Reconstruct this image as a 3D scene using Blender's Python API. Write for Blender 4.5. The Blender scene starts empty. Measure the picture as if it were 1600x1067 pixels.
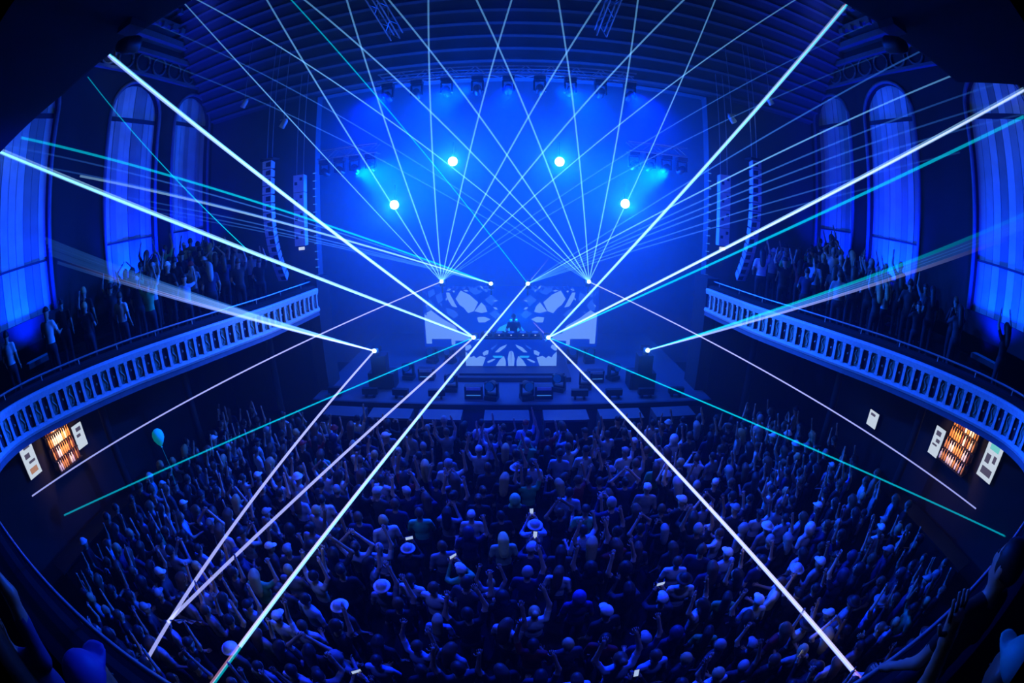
import bpy, math, random
import numpy as np
from mathutils import Vector, Matrix, Quaternion
random.seed(7); RNG = np.random.default_rng(7)
SC = bpy.context.scene; COL = SC.collection
R = math.radians

# ------------------------------------------------------------------ camera, world, exposure
cam = bpy.data.cameras.new('camera'); cam.type = 'PANO'
cam.panorama_type = 'FISHEYE_EQUISOLID'
cam.fisheye_lens = 15.0; cam.fisheye_fov = R(180); cam.sensor_width = 36.0; cam.sensor_fit = 'HORIZONTAL'
cam.clip_end = 200
camo = bpy.data.objects.new('camera', cam); COL.objects.link(camo)
camo.location = (0, 0, 7.0); camo.rotation_euler = (R(90 - 17), 0, 0)
SC.camera = camo
world = bpy.data.worlds.new('world'); SC.world = world; world.use_nodes = True
world.node_tree.nodes['Background'].inputs[0].default_value = (0, 0, 0, 1)
vs = SC.view_settings
vs.view_transform = 'Standard'; vs.look = 'None'; vs.gamma = 1.0; vs.use_curve_mapping = False
vs.exposure = 0.0
cy = SC.cycles
cy.use_denoising = True; cy.transparent_max_bounces = 80; cy.max_bounces = 4; cy.diffuse_bounces = 0; cy.glossy_bounces = 1
cy.volume_bounces = 0; cy.sample_clamp_indirect = 4.0; cy.caustics_reflective = False; cy.caustics_refractive = False

DEEP = (0.0, 0.010, 1.0); SKYB = (0.0, 0.06, 1.0); CYAN = (0.0004, 0.062, 1.0)

def light(kind, loc, power, color, aim=None, angle=90, blend=0.6, size=0.15, parent=None, name='lamp_light'):
    d = bpy.data.lights.new(name, kind); d.energy = power; d.color = color
    if kind == 'SPOT': d.spot_size = R(angle); d.spot_blend = blend
    if kind in ('SPOT', 'POINT'): d.shadow_soft_size = size
    if kind == 'AREA': d.shape = 'RECTANGLE'; d.size, d.size_y = size if isinstance(size, tuple) else (size, size); d.spread = R(95)
    o = bpy.data.objects.new(name, d); COL.objects.link(o); o.location = loc
    if aim is not None:
        o.rotation_euler = (Vector(aim) - Vector(loc)).to_track_quat('-Z', 'Y').to_euler()
    if parent is not None:
        o.parent = parent
    return o

# ------------------------------------------------------------------ materials
MATS = {}
def new_mat(name):
    m = bpy.data.materials.new(name); m.use_nodes = True; m.node_tree.nodes.clear(); MATS[name] = m
    return m, m.node_tree.nodes, m.node_tree.links
def surf(name, col, rough=0.6, metal=0.0, var=0.25, scale=6.0, bump=0.0, spec=0.4):
    m, N, L = new_mat(name)
    out = N.new('ShaderNodeOutputMaterial'); b = N.new('ShaderNodeBsdfPrincipled'); L.new(b.outputs[0], out.inputs[0])
    tc = N.new('ShaderNodeTexCoord'); nz = N.new('ShaderNodeTexNoise'); nz.inputs['Scale'].default_value = scale; nz.inputs['Detail'].default_value = 3
    L.new(tc.outputs['Object'], nz.inputs['Vector'])
    mx = N.new('ShaderNodeMix'); mx.data_type = 'RGBA'
    mx.inputs[6].default_value = (*[c * (1 - var) for c in col], 1); mx.inputs[7].default_value = (*[min(1, c * (1 + var)) for c in col], 1)
    L.new(nz.outputs['Fac'], mx.inputs[0]); L.new(mx.outputs[2], b.inputs['Base Color'])
    b.inputs['Roughness'].default_value = rough; b.inputs['Metallic'].default_value = metal; b.inputs['Specular IOR Level'].default_value = spec
    if bump:
        bp = N.new('ShaderNodeBump'); bp.inputs['Strength'].default_value = bump; L.new(nz.outputs['Fac'], bp.inputs['Height']); L.new(bp.outputs[0], b.inputs['Normal'])
    return m
def objcol(name, rough=0.75, attr=None, var=0.3, spec=0.3):
    """cloth / hair whose colour is the object's own colour, or a colour attribute of the mesh"""
    m, N, L = new_mat(name)
    out = N.new('ShaderNodeOutputMaterial'); b = N.new('ShaderNodeBsdfPrincipled'); L.new(b.outputs[0], out.inputs[0])
    if attr: s = N.new('ShaderNodeVertexColor'); s.layer_name = attr; cs = s.outputs['Color']
    else: s = N.new('ShaderNodeObjectInfo'); cs = s.outputs['Color']
    tc = N.new('ShaderNodeTexCoord'); nz = N.new('ShaderNodeTexNoise'); nz.inputs['Scale'].default_value = 14; L.new(tc.outputs['Object'], nz.inputs['Vector'])
    mr = N.new('ShaderNodeMapRange'); mr.inputs[3].default_value = 1 - var; mr.inputs[4].default_value = 1 + var * 0.6; L.new(nz.outputs['Fac'], mr.inputs[0])
    mx = N.new('ShaderNodeVectorMath'); mx.operation = 'SCALE'; L.new(cs, mx.inputs[0]); L.new(mr.outputs[0], mx.inputs['Scale'])
    L.new(mx.outputs[0], b.inputs['Base Color']); b.inputs['Roughness'].default_value = rough; b.inputs['Specular IOR Level'].default_value = spec
    return m
def skinmat(name):
    m, N, L = new_mat(name)
    out = N.new('ShaderNodeOutputMaterial'); b = N.new('ShaderNodeBsdfPrincipled'); L.new(b.outputs[0], out.inputs[0])
    oi = N.new('ShaderNodeObjectInfo'); cr = N.new('ShaderNodeValToRGB'); L.new(oi.outputs['Random'], cr.inputs[0])
    cr.color_ramp.elements[0].color = (0.16, 0.08, 0.05, 1); cr.color_ramp.elements[1].color = (0.62, 0.42, 0.33, 1)
    e = cr.color_ramp.elements.new(0.45); e.color = (0.52, 0.33, 0.25, 1)
    L.new(cr.outputs[0], b.inputs['Base Color']); b.inputs['Roughness'].default_value = 0.42
    return m
def emit(name, col, strength, sample=True):
    m, N, L = new_mat(name)
    out = N.new('ShaderNodeOutputMaterial'); e = N.new('ShaderNodeEmission'); e.inputs[0].default_value = (*col, 1); e.inputs[1].default_value = strength
    L.new(e.outputs[0], out.inputs[0])
    if not sample: m.cycles.emission_sampling = 'NONE'
    return m
def beam_mat(name, col, s0, s1):
    """laser light scattered by the haze: strongest at the laser's aperture, weaker as the beam spreads along its own axis"""
    m, N, L = new_mat(name)
    out = N.new('ShaderNodeOutputMaterial'); ad = N.new('ShaderNodeAddShader'); tr = N.new('ShaderNodeBsdfTransparent'); e = N.new('ShaderNodeEmission')
    e.inputs[0].default_value = (*col, 1)
    tc = N.new('ShaderNodeTexCoord'); sx = N.new('ShaderNodeSeparateXYZ'); L.new(tc.outputs['Object'], sx.inputs[0])
    mr = N.new('ShaderNodeMapRange'); mr.interpolation_type = 'SMOOTHSTEP'; mr.inputs[3].default_value = s0; mr.inputs[4].default_value = s1
    L.new(sx.outputs['Z'], mr.inputs[0]); L.new(mr.outputs[0], e.inputs[1])
    L.new(e.outputs[0], ad.inputs[0]); L.new(tr.outputs[0], ad.inputs[1]); L.new(ad.outputs[0], out.inputs[0])
    m.cycles.emission_sampling = 'NONE'
    return m

surf('floor_dark', (0.010, 0.010, 0.012), 0.8, scale=1.5, spec=0.1)
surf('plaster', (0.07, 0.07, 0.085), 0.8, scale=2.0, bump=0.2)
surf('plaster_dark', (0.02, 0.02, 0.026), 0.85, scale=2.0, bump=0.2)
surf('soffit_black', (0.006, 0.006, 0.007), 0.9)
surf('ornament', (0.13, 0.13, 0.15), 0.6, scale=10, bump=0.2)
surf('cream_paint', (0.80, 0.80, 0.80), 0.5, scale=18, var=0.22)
surf('ledge_dark', (0.16, 0.16, 0.2), 0.5)
surf('panel_dark', (0.025, 0.03, 0.06), 0.6)
surf('panel_green', (0.22, 0.42, 0.34), 0.5, scale=16, var=0.5)
surf('relief_green', (0.34, 0.55, 0.46), 0.5)
surf('gilt', (0.55, 0.5, 0.5), 0.4)
surf('rail_brass', (0.55, 0.62, 0.62), 0.3, metal=0.6)
surf('drape', (0.16, 0.16, 0.2), 0.9, scale=3)
surf('stage_black', (0.10, 0.10, 0.12), 0.45, scale=3)
surf('riser_black', (0.03, 0.03, 0.04), 0.6)
surf('black_metal', (0.02, 0.02, 0.024), 0.45, metal=0.3)
surf('truss_metal', (0.45, 0.45, 0.48), 0.35, metal=0.7)
surf('speaker_shell', (0.55, 0.56, 0.6), 0.5)
surf('speaker_dark', (0.02, 0.02, 0.03), 0.6)
surf('wood_dark', (0.012, 0.008, 0.007), 0.6)
for k, v in enumerate((0.34, 0.5, 0.72, 0.9)): surf('board_%d' % k, (v, v, v), 0.75, scale=2.2, var=0.25)
surf('bottle_amber', (0.75, 0.36, 0.12), 0.12, spec=0.8); surf('bottle_clear', (0.9, 0.85, 0.8), 0.1, spec=0.8); surf('bottle_dark', (0.2, 0.07, 0.04), 0.1, spec=0.8)
bmat = surf('balloon_teal_lit', (0.08, 0.85, 0.75), 0.3, var=0.05)
bb = next(n for n in bmat.node_tree.nodes if n.type == 'BSDF_PRINCIPLED'); bb.inputs['Emission Color'].default_value = (0.0, 0.7, 0.7, 1); bb.inputs['Emission Strength'].default_value = 0.16  # faint emission stands in for teal laser light falling on the balloon
surf('fan_orange', (0.85, 0.25, 0.12), 0.7)
surf('trousers', (0.018, 0.02, 0.032), 0.8); surf('shoe', (0.03, 0.03, 0.03), 0.5); skinmat('skin')
objcol('top'); objcol('hair', 0.5); objcol('crowd_top', attr='Col'); objcol('crowd_hair', 0.5, attr='Col')
surf('crowd_skin', (0.45, 0.29, 0.22), 0.42)
emit('lens_hot', (0.55, 0.85, 1.0), 8, False); emit('lens_dim', (0.0, 0.08, 1.0), 0.25, False)
emit('laser_dot', (0.55, 0.9, 1.0), 6, False)
emit('led_tick', (0.05, 0.3, 1.0), 0.6, False); emit('phone_screen', (0.5, 0.65, 1.0), 0.8, False)
emit('screen_pale', (0.16, 0.36, 0.92), 0.9); emit('screen_blue', (0.0, 0.035, 0.6), 0.8); emit('screen_cyan', (0.02, 0.4, 0.95), 0.9)
emit('screen_mid', (0.02, 0.12, 0.8), 0.8)
emit('menu_white', (0.62, 0.72, 0.85), 0.9); emit('menu_grey', (0.10, 0.09, 0.16), 0.8); emit('menu_teal', (0.2, 0.75, 0.75), 0.8); emit('menu_peach', (0.6, 0.3, 0.2), 0.7)
emit('shelf_strip', (1.0, 0.55, 0.28), 2.0)

# ------------------------------------------------------------------ mesh helpers
class MB:
    def __init__(s): s.v = []; s.f = []
    def add(s, vs, fs):
        o = len(s.v); s.v += [tuple(p) for p in vs]; s.f += [tuple(i + o for i in f) for f in fs]; return s
    def box(s, c, d, rot=None):
        x, y, z = d[0] / 2, d[1] / 2, d[2] / 2
        vs = [Vector((i * x, j * y, k * z)) for i in (-1, 1) for j in (-1, 1) for k in (-1, 1)]
        if rot is not None: vs = [rot @ p for p in vs]
        return s.add([p + Vector(c) for p in vs], [(0, 1, 3, 2), (4, 6, 7, 5), (0, 4, 5, 1), (2, 3, 7, 6), (0, 2, 6, 4), (1, 5, 7, 3)])
    def lathe(s, prof, n=12, M=None):
        vs = []; M = M or Matrix()
        for r, z in prof:
            for i in range(n):
                a = 2 * math.pi * i / n; vs.append(M @ Vector((r * math.cos(a), r * math.sin(a), z)))
        fs = [(j * n + i, j * n + (i + 1) % n, (j + 1) * n + (i + 1) % n, (j + 1) * n + i) for j in range(len(prof) - 1) for i in range(n)]
        fs.append(tuple(range(n))[::-1]); fs.append(tuple((len(prof) - 1) * n + i for i in range(n)))
        return s.add(vs, fs)
    def tube(s, pts, r, n=6, r1=None):
        P = [Vector(p) for p in pts]; vs = []
        for k, p in enumerate(P):
            t = (P[min(k + 1, len(P) - 1)] - P[max(k - 1, 0)]).normalized()
            u = t.cross(Vector((0, 0, 1)) if abs(t.z) < 0.95 else Vector((1, 0, 0))).normalized(); w = t.cross(u)
            q = r if r1 is None else r + (r1 - r) * k / (len(P) - 1)
            vs += [p + q * (math.cos(2 * math.pi * i / n) * u + math.sin(2 * math.pi * i / n) * w) for i in range(n)]
        fs = [(j * n + i, j * n + (i + 1) % n, (j + 1) * n + (i + 1) % n, (j + 1) * n + i) for j in range(len(P) - 1) for i in range(n)]
        fs += [tuple(range(n))[::-1], tuple((len(P) - 1) * n + i for i in range(n))]
        return s.add(vs, fs)
    def prism(s, poly, z0, z1):
        n = len(poly)
        vs = [(x, y, z0) for x, y in poly] + [(x, y, z1) for x, y in poly]
        return s.add(vs, [tuple(range(n))[::-1], tuple(range(n, 2 * n))] + [(i, (i + 1) % n, n + (i + 1) % n, n + i) for i in range(n)])
    def mesh(s, name, smooth=False):
        me = bpy.data.meshes.new(name); me.from_pydata(s.v, [], s.f); me.update()
        if smooth: me.polygons.foreach_set('use_smooth', [True] * len(me.polygons))
        return me
    def build(s, name, mat, parent=None, smooth=False):
        return link(name, s.mesh(name, smooth), mat, parent)
def link(name, me, mat=None, parent=None):
    if mat and not me.materials: me.materials.append(MATS[mat])
    o = bpy.data.objects.new(name, me); COL.objects.link(o); o.parent = parent
    return o
def tag(o, label, cat, group=None, kind=None):
    o['label'] = label
    if cat: o['category'] = cat
    if group: o['group'] = group
    if kind: o['kind'] = kind
    return o
def struct(o, label=None):
    o['kind'] = 'structure'
    if label: o['label'] = label
    return o
def empty(name, loc=(0, 0, 0), rz=0):
    o = bpy.data.objects.new(name, None); COL.objects.link(o); o.location = loc; o.rotation_euler = (0, 0, rz); o.empty_display_size = 0.1
    return o
def copy_tree(o, parent=None):
    c = o.copy(); COL.objects.link(c); c.parent = parent
    for ch in o.children: copy_tree(ch, c)
    return c
def nth(n):
    o = 'zeroth first second third fourth fifth sixth seventh eighth ninth tenth eleventh twelfth thirteenth fourteenth fifteenth sixteenth seventeenth eighteenth nineteenth'.split()
    if n < 20: return o[n]
    t = {2: 'twent', 3: 'thirt', 4: 'fort', 5: 'fift', 6: 'sixt', 7: 'sevent'}[n // 10]
    return t + 'ieth' if n % 10 == 0 else t + 'y-' + o[n % 10]

# ------------------------------------------------------------------ hall shell
XW = 11.5
struct(MB().box((0, 7.5, -0.1), (24, 24, 0.2)).build('floor', 'floor_dark'), 'dark dance floor under the standing crowd')
WIN = [(3.05, 5.35), (7.75, 10.0), (11.0, 13.0)]; ZS, ZTOP = 6.2, 12.6
def wall_side(sx, side):
    # wall with three tall arched openings: cut as columns between, sill wall below, spandrels above
    mb = MB()
    def slab(y0, y1, z0, z1): mb.box((sx * (XW + 0.2), (y0 + y1) / 2, (z0 + z1) / 2), (0.4, y1 - y0, z1 - z0))
    ys = [-4.5] + [v for w in WIN for v in w] + [19.5]
    for i in range(0, len(ys), 2): slab(ys[i], ys[i + 1], 0, 17)
    for (a, b) in WIN:
        slab(a, b, 0, ZS)
        c, r, zs = (a + b) / 2, (b - a) / 2, ZTOP - (b - a) / 2
        n = 14
        for k in range(n):
            t0, t1 = math.pi * k / n, math.pi * (k + 1) / n
            y0, y1 = c + r * math.cos(t0), c + r * math.cos(t1); z0, z1 = zs + r * math.sin(t0), zs + r * math.sin(t1)
            x0, x1 = sx * XW, sx * (XW + 0.4)
            mb.add([(x0, y0, z0), (x0, y1, z1), (x0, y1, 17), (x0, y0, 17), (x1, y0, z0), (x1, y1, z1), (x1, y1, 17), (x1, y0, 17)],
                   [(0, 1, 2, 3), (4, 7, 6, 5), (0, 4, 5, 1)])
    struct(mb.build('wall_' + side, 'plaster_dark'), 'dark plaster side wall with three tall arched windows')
wall_side(-1, 'left'); wall_side(1, 'right')
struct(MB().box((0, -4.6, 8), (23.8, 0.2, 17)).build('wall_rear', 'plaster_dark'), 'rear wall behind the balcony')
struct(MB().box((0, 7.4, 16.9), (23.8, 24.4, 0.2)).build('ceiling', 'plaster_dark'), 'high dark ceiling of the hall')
PY = 13.35; OPX = 6.6; OPZ = 11.6
fw = MB()
for s in (-1, 1): fw.box((s * (OPX + XW) / 2, PY + 0.2, 8.4), (XW - OPX, 0.4, 16.8))
fw.box((0, PY + 0.2, (OPZ + 16.8) / 2), (2 * OPX, 0.4, 16.8 - OPZ))
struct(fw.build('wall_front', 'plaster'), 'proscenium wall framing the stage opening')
struct(MB().box((0, 19.4, 8), (23.8, 0.2, 17)).build('wall_stage', 'drape'), 'blue-lit drape wall at the back of the stage')
# sloping ribbed sounding board over the stage front
sb = MB(); S0 = Vector((0, PY, OPZ)); S1 = Vector((0, 8.4, 16.35)); SD = (S1 - S0); SL = SD.length; SDn = SD.normalized(); SN = Vector((0, -SDn.z, SDn.y)) * -1
rotS = Matrix(((1, 0, 0), (0, SDn.y, SN.y), (0, SDn.z, SN.z)))
sb.box((S0 + S1) / 2 + SN * 0.12, (2 * XW - 0.02, SL, 0.2), rotS)
sbo = struct(sb.build('ceiling_slope', 'plaster'), 'sloping ribbed ceiling panel above the stage opening')
for k in range(15):
    p = S0 + SDn * (0.25 + k * SL / 15)
    MB().box(p - SN * 0.04, (2 * XW - 0.1, 0.10, 0.14), rotS).build('rib', 'ornament', sbo)
# overhanging upper deck right above the photographer
up_poly = [(-11.49, -4.4), (-11.49, 2.85), (-7.0, 3.3), (3.5, 3.2), (6.5, 3.1), (6.8, 1.25), (11.49, 1.1), (11.49, -4.4)]
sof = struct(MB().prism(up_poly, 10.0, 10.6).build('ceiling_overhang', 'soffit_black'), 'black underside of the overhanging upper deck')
for a, b in zip(up_poly[1:6], up_poly[2:7]):
    MB().tube([(a[0], a[1] + 0.02, 10.05), (b[0], b[1] + 0.02, 10.05)], 0.05).build('edge_moulding', 'plaster_dark', sof)
# cornice and scroll frieze along the side walls
tn = 0
for s in (-1, 1):
    for z, d, h in ((12.95, 0.14, 0.10), (13.75, 0.22, 0.16), (14.3, 0.4, 0.22), (14.8, 0.6, 0.2), (15.4, 0.8, 0.14)):
        tn += 1
        t = MB().box((s * (XW - d / 2), 8.2, z), (d, 10.2, h)).build('trim_%d' % tn, 'ornament'); struct(t, 'moulded cornice band along the side wall')
        if tn in (1, 6):
            ring = MB()
            m = 14
            pts = [(0, 0.34 * math.cos(2 * math.pi * i / m), 0.34 * math.sin(2 * math.pi * i / m)) for i in range(m + 1)]
            rm = MB().tube(pts, 0.045, 5).mesh('scroll_ring', True); rm.materials.append(MATS['ornament'])
            for k in range(11):
                o = link('scroll_ring', rm, None, t); o.location = (s * (XW - 0.06), 3.6 + k * 0.86, 13.38)
        if z > 14.5:
            for k in range(20):
                MB().box((s * (XW - d - 0.05), 3.4 + k * 0.5, z - 0.18), (0.16, 0.2, 0.2)).build('dentil', 'ornament', t)

# windows: vertical boards behind each arch, lit from below by a floor lamp on the balcony
wn = 0
def window(sx, a, b):
    global wn; wn += 1
    c, r, zs = (a + b) / 2, (b - a) / 2, ZTOP - (b - a) / 2
    fr = MB(); m = 16
    arc = [(sx * (XW - 0.02), c + (r + 0.08) * math.cos(math.pi * i / m), zs + (r + 0.08) * math.sin(math.pi * i / m)) for i in range(m + 1)]
    fr.tube([(arc[0][0], arc[0][1], ZS)] + arc + [(arc[-1][0], arc[-1][1], ZS)], 0.07, 6)
    w = struct(fr.build('window_%d' % wn, 'ledge_dark', smooth=True), 'tall arched window filled with pale vertical boards')
    n = 8; bw = (b - a) / n
    for k in range(n):
        y0 = a + k * bw; top = []
        for q in range(4):
            yy = y0 + 0.008 + (bw - 0.016) * (3 - q) / 3; top.append((yy, zs + math.sqrt(max(0, r * r - (yy - c) ** 2))))
        poly = [(y0 + 0.008, ZS), (y0 + bw - 0.008, ZS)] + top
        dx = sx * (XW + 0.16 + random.uniform(-0.02, 0.02)); x1 = sx * (XW + 0.24); q = len(poly)
        vs = [(dx, y, z) for y, z in poly] + [(x1, y, z) for y, z in poly]
        MB().add(vs, [tuple(range(q)), tuple(range(q, 2 * q))[::-1]] + [(i, (i + 1) % q, q + (i + 1) % q, q + i) for i in range(q)]).build('board', 'board_%d' % random.choice((0, 1, 1, 2, 2, 3)), w)
    for z, h in ((zs - 0.1, 0.14), (7.5, 0.06)):
        MB().box((sx * (XW + 0.17), c, z), (0.09, b - a, h)).build('transom', 'panel_dark', w)
    return w
for s in (-1, 1):
    for (a, b) in WIN: window(s, a, b)

# ------------------------------------------------------------------ horseshoe balcony
HALF = [(-6.2, 12.35), (-6.23, 12.0), (-6.35, 11.0), (-6.62, 9.5), (-7.4, 7.4), (-8.2, 5.7), (-8.9, 4.0), (-9.3, 2.75), (-9.32, 2.0), (-9.0, 1.35), (-8.2, 0.85), (-6.4, 0.5), (-4.3, 0.40), (-2.0, 0.35), (0, 0.35)]
CP = HALF + [(-x, y) for x, y in HALF[-2::-1]]
def catmull(P, n):
    out = []
    for i in range(len(P) - 1):
        p0, p1, p2, p3 = (Vector(P[max(i - 1, 0)]), Vector(P[i]), Vector(P[i + 1]), Vector(P[min(i + 2, len(P) - 1)]))
        for k in range(n):
            t = k / n; out.append(0.5 * ((2 * p1) + (p2 - p0) * t + (2 * p0 - 5 * p1 + 4 * p2 - p3) * t * t + (3 * p1 - p0 - 3 * p2 + p3) * t ** 3))
    out.append(Vector(P[-1])); return out
PATH = catmull(CP, 10)
def normals(P):
    out = []
    for i in range(len(P)):
        t = (P[min(i + 1, len(P) - 1)] - P[max(i - 1, 0)]).normalized(); out.append(Vector((t.y, -t.x)))   # towards the audience side walls (outward)
    return out
NOR = normals(PATH)
# make sure the normal points out of the hall (away from its centre)
if NOR[20].x > 0: NOR = [-n for n in NOR]
def clampw(p): return Vector((max(-XW + 0.05, min(XW - 0.05, p.x)), max(-4.4, p.y)))
def sweep(prof, name, mat, parent=None, rng=None):
    """prof: closed list of (offset outward, z)"""
    lo, hi = rng or (0, len(PATH)); mb = MB(); q = len(prof)
    for i in range(lo, hi):
        for off, z in prof:
            p = clampw(PATH[i] + NOR[i] * off); mb.v.append((p.x, p.y, z))
    for i in range(hi - lo - 1):
        for k in range(q):
            mb.f.append((i * q + k, i * q + (k + 1) % q, (i + 1) * q + (k + 1) % q, (i + 1) * q + k))
    mb.f += [tuple(range(q)), tuple((hi - lo - 1) * q + k for k in range(q))[::-1]]
    return mb.build(name, mat, parent)
BT, BB = 5.0, 4.24
bal = struct(sweep([(0.05, BB + 0.02), (0.05, BT - 0.03), (0.25, BT - 0.03), (0.25, BB + 0.02)], 'balcony', 'panel_dark'), 'curved horseshoe balcony with a panelled front')
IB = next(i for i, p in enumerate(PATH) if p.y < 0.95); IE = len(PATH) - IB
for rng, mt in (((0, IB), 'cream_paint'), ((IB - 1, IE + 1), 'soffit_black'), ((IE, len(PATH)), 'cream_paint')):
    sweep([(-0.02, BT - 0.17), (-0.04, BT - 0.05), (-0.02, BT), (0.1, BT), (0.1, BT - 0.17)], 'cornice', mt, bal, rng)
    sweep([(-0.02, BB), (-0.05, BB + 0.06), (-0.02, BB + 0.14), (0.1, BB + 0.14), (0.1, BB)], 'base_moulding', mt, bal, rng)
sweep([(0.05, BT), (0.05, BT + 0.07), (0.12, BT + 0.10), (0.42, BT + 0.10), (0.42, BT)], 'ledge', 'soffit_black', bal)
sweep([(-0.02, BB - 0.12), (-0.0, BB - 0.01), (0.3, BB - 0.01), (0.3, BB - 0.12)], 'drip_moulding', 'ledge_dark', bal)
DEPTH = [0.25, 0.95, 1.5, 2.05, 2.6, 3.15, 3.7, 4.3, 5.2]
STEPZ = [4.42 + 0.17 * k for k in range(8)]
for k in range(8):
    sweep([(DEPTH[k], 4.2), (DEPTH[k], STEPZ[k]), (DEPTH[k + 1] + 0.02, STEPZ[k]), (DEPTH[k + 1] + 0.02, 4.2)], 'deck_step', 'floor_dark', bal)
# handrail on little posts
RZ = 5.22
def roff(y): return 0.24 * max(0.0, min(1.0, (y - 0.5) / 1.5))
rail = struct(MB().tube([(*(PATH[i] + NOR[i] * roff(PATH[i].y)), RZ) for i in range(len(PATH))], 0.022, 8).build('trim_rail', 'rail_brass', smooth=True), 'thin pale handrail above the balcony ledge')
cum = [0]
for i in range(len(PATH) - 1): cum.append(cum[-1] + (PATH[i + 1] - PATH[i]).length)
def along(s, off=0.0):
    s = max(0, min(cum[-1] - 1e-4, s)); i = int(np.searchsorted(cum, s, side='right')) - 1; t = (s - cum[i]) / (cum[i + 1] - cum[i])
    p = PATH[i].lerp(PATH[i + 1], t); n = NOR[i].lerp(NOR[i + 1], t).normalized(); return p + n * off, n
post = MB().tube([(0, 0, 5.08), (0, 0, 5.22)], 0.016).mesh('rail_post'); post.materials.append(MATS['rail_brass'])
s = 0.6
while s < cum[-1]:
    p, n = along(s, 0.0); p = p + n * roff(p.y); o = link('rail_post', post, None, rail); o.location = (p.x, p.y, 0); s += 1.1
# pilasters and panels of the parapet
PZ0, PZ1 = BB + 0.14, BT - 0.17; PH = PZ1 - PZ0; PC = (PZ0 + PZ1) / 2
pil = MB().box((0, 0.0, PC), (0.075, 0.06, PH)).box((0, -0.01, PZ1 - 0.02), (0.095, 0.07, 0.05)).box((0, -0.01, PZ0 + 0.02), (0.095, 0.07, 0.05)).mesh('pilaster'); pil.materials.append(MATS['cream_paint'])
scp = MB().box((0, 0.04, PC), (0.16, 0.03, PH - 0.02)).mesh('scroll_panel'); scp.materials.append(MATS['panel_green'])
sc_pts = [(0.045 * math.sin(t * 2 * math.pi), 0.015, PC + (t - 0.5) * (PH - 0.14)) for t in [i / 14 for i in range(15)]]
scr = MB().tube(sc_pts, 0.02, 5).mesh('scroll', True); scr.materials.append(MATS['relief_green'])
rcp = MB().box((0, 0.05, PC), (0.15, 0.02, PH - 0.02)).mesh('recess_panel'); rcp.materials.append(MATS['panel_dark'])
ros = MB().lathe([(0.0, -0.03), (0.03, -0.02), (0.034, 0.0), (0.0, 0.03)], 8, Matrix.Translation((0, 0.03, PC)) @ Matrix.Rotation(R(90), 4, 'X')).mesh('rosette', True); ros.materials.append(MATS['cream_paint'])
UNIT = 0.50; nu = int(cum[-1] / UNIT)
for u in range(nu):
    for off, me, nm, sub in ((0.0, pil, 'pilaster', None), (0.13, scp, 'scroll_panel', scr), (0.26, pil, 'pilaster', None), (0.38, rcp, 'recess_panel', ros)):
        p, n = along(0.12 + u * UNIT + off, 0.0)
        if p.y < 0.8: continue
        o = link(nm, me, None, bal); o.location = (p.x, p.y, 0); o.rotation_euler = (0, 0, math.atan2(n.y, n.x) - math.pi / 2)
        if sub is not None: link(sub.name.split('.')[0], sub, None, o)
for s_ in (-1, 1):
    MB().box((s_ * 6.42, 12.85, 2.66), (0.44, 1.0, 5.3)).build('end_pier', 'plaster_dark', bal)
# columns carrying the balcony
for s_ in (-1, 1):
    for k, (x, y) in enumerate(((9.4, 8.6), (10.2, 5.6), (7.9, 11.6))):
        MB().lathe([(0.2, 0), (0.2, 0.12), (0.13, 0.2), (0.12, 3.9), (0.2, 4.05), (0.2, 4.2)], 12, Matrix.Translation((s_ * x, y, 0))).build('column', 'plaster_dark', bal, True)

# ------------------------------------------------------------------ stage
SZ = 1.5
stage = struct(MB().box((0, 15.45, SZ / 2), (13.0, 7.7, SZ)).build('floor_stage', 'stage_black'), 'dark raised stage deck')
MB().box((0, 11.56, SZ - 0.1), (13.0, 0.1, 0.2)).build('stage_lip', 'riser_black', stage)
for k, x in enumerate((-5.1, -3.6, -2.1, -0.15, 1.55, 3.2, 4.9)):
    e = empty('subwoofer', (x, 10.98, 0))
    tag(e, 'black subwoofer box in front of the stage, %s from the left' % nth(k + 1), 'speaker', 'subwoofers along the stage front')
    MB().box((0, 0, 0.72), (1.3, 0.66, 1.42)).build('cabinet', 'stage_black', e)
    MB().box((0, -0.34, 0.72), (1.2, 0.03, 1.28)).build('grille', 'speaker_dark', e)
    for sx in (-1, 1): MB().box((sx * 0.66, 0, 1.2), (0.02, 0.2, 0.08)).build('handle', 'black_metal', e)
for s_ in (-1, 1):  # lit ticks up the edge of the stage opening
    for k in range(14):
        MB().box((s_ * (OPX - 0.0), PY - 0.03, 5.3 + k * 0.27), (0.13, 0.03, 0.03)).build('edge_light', 'led_tick', bpy.data.objects['wall_front'])

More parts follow.
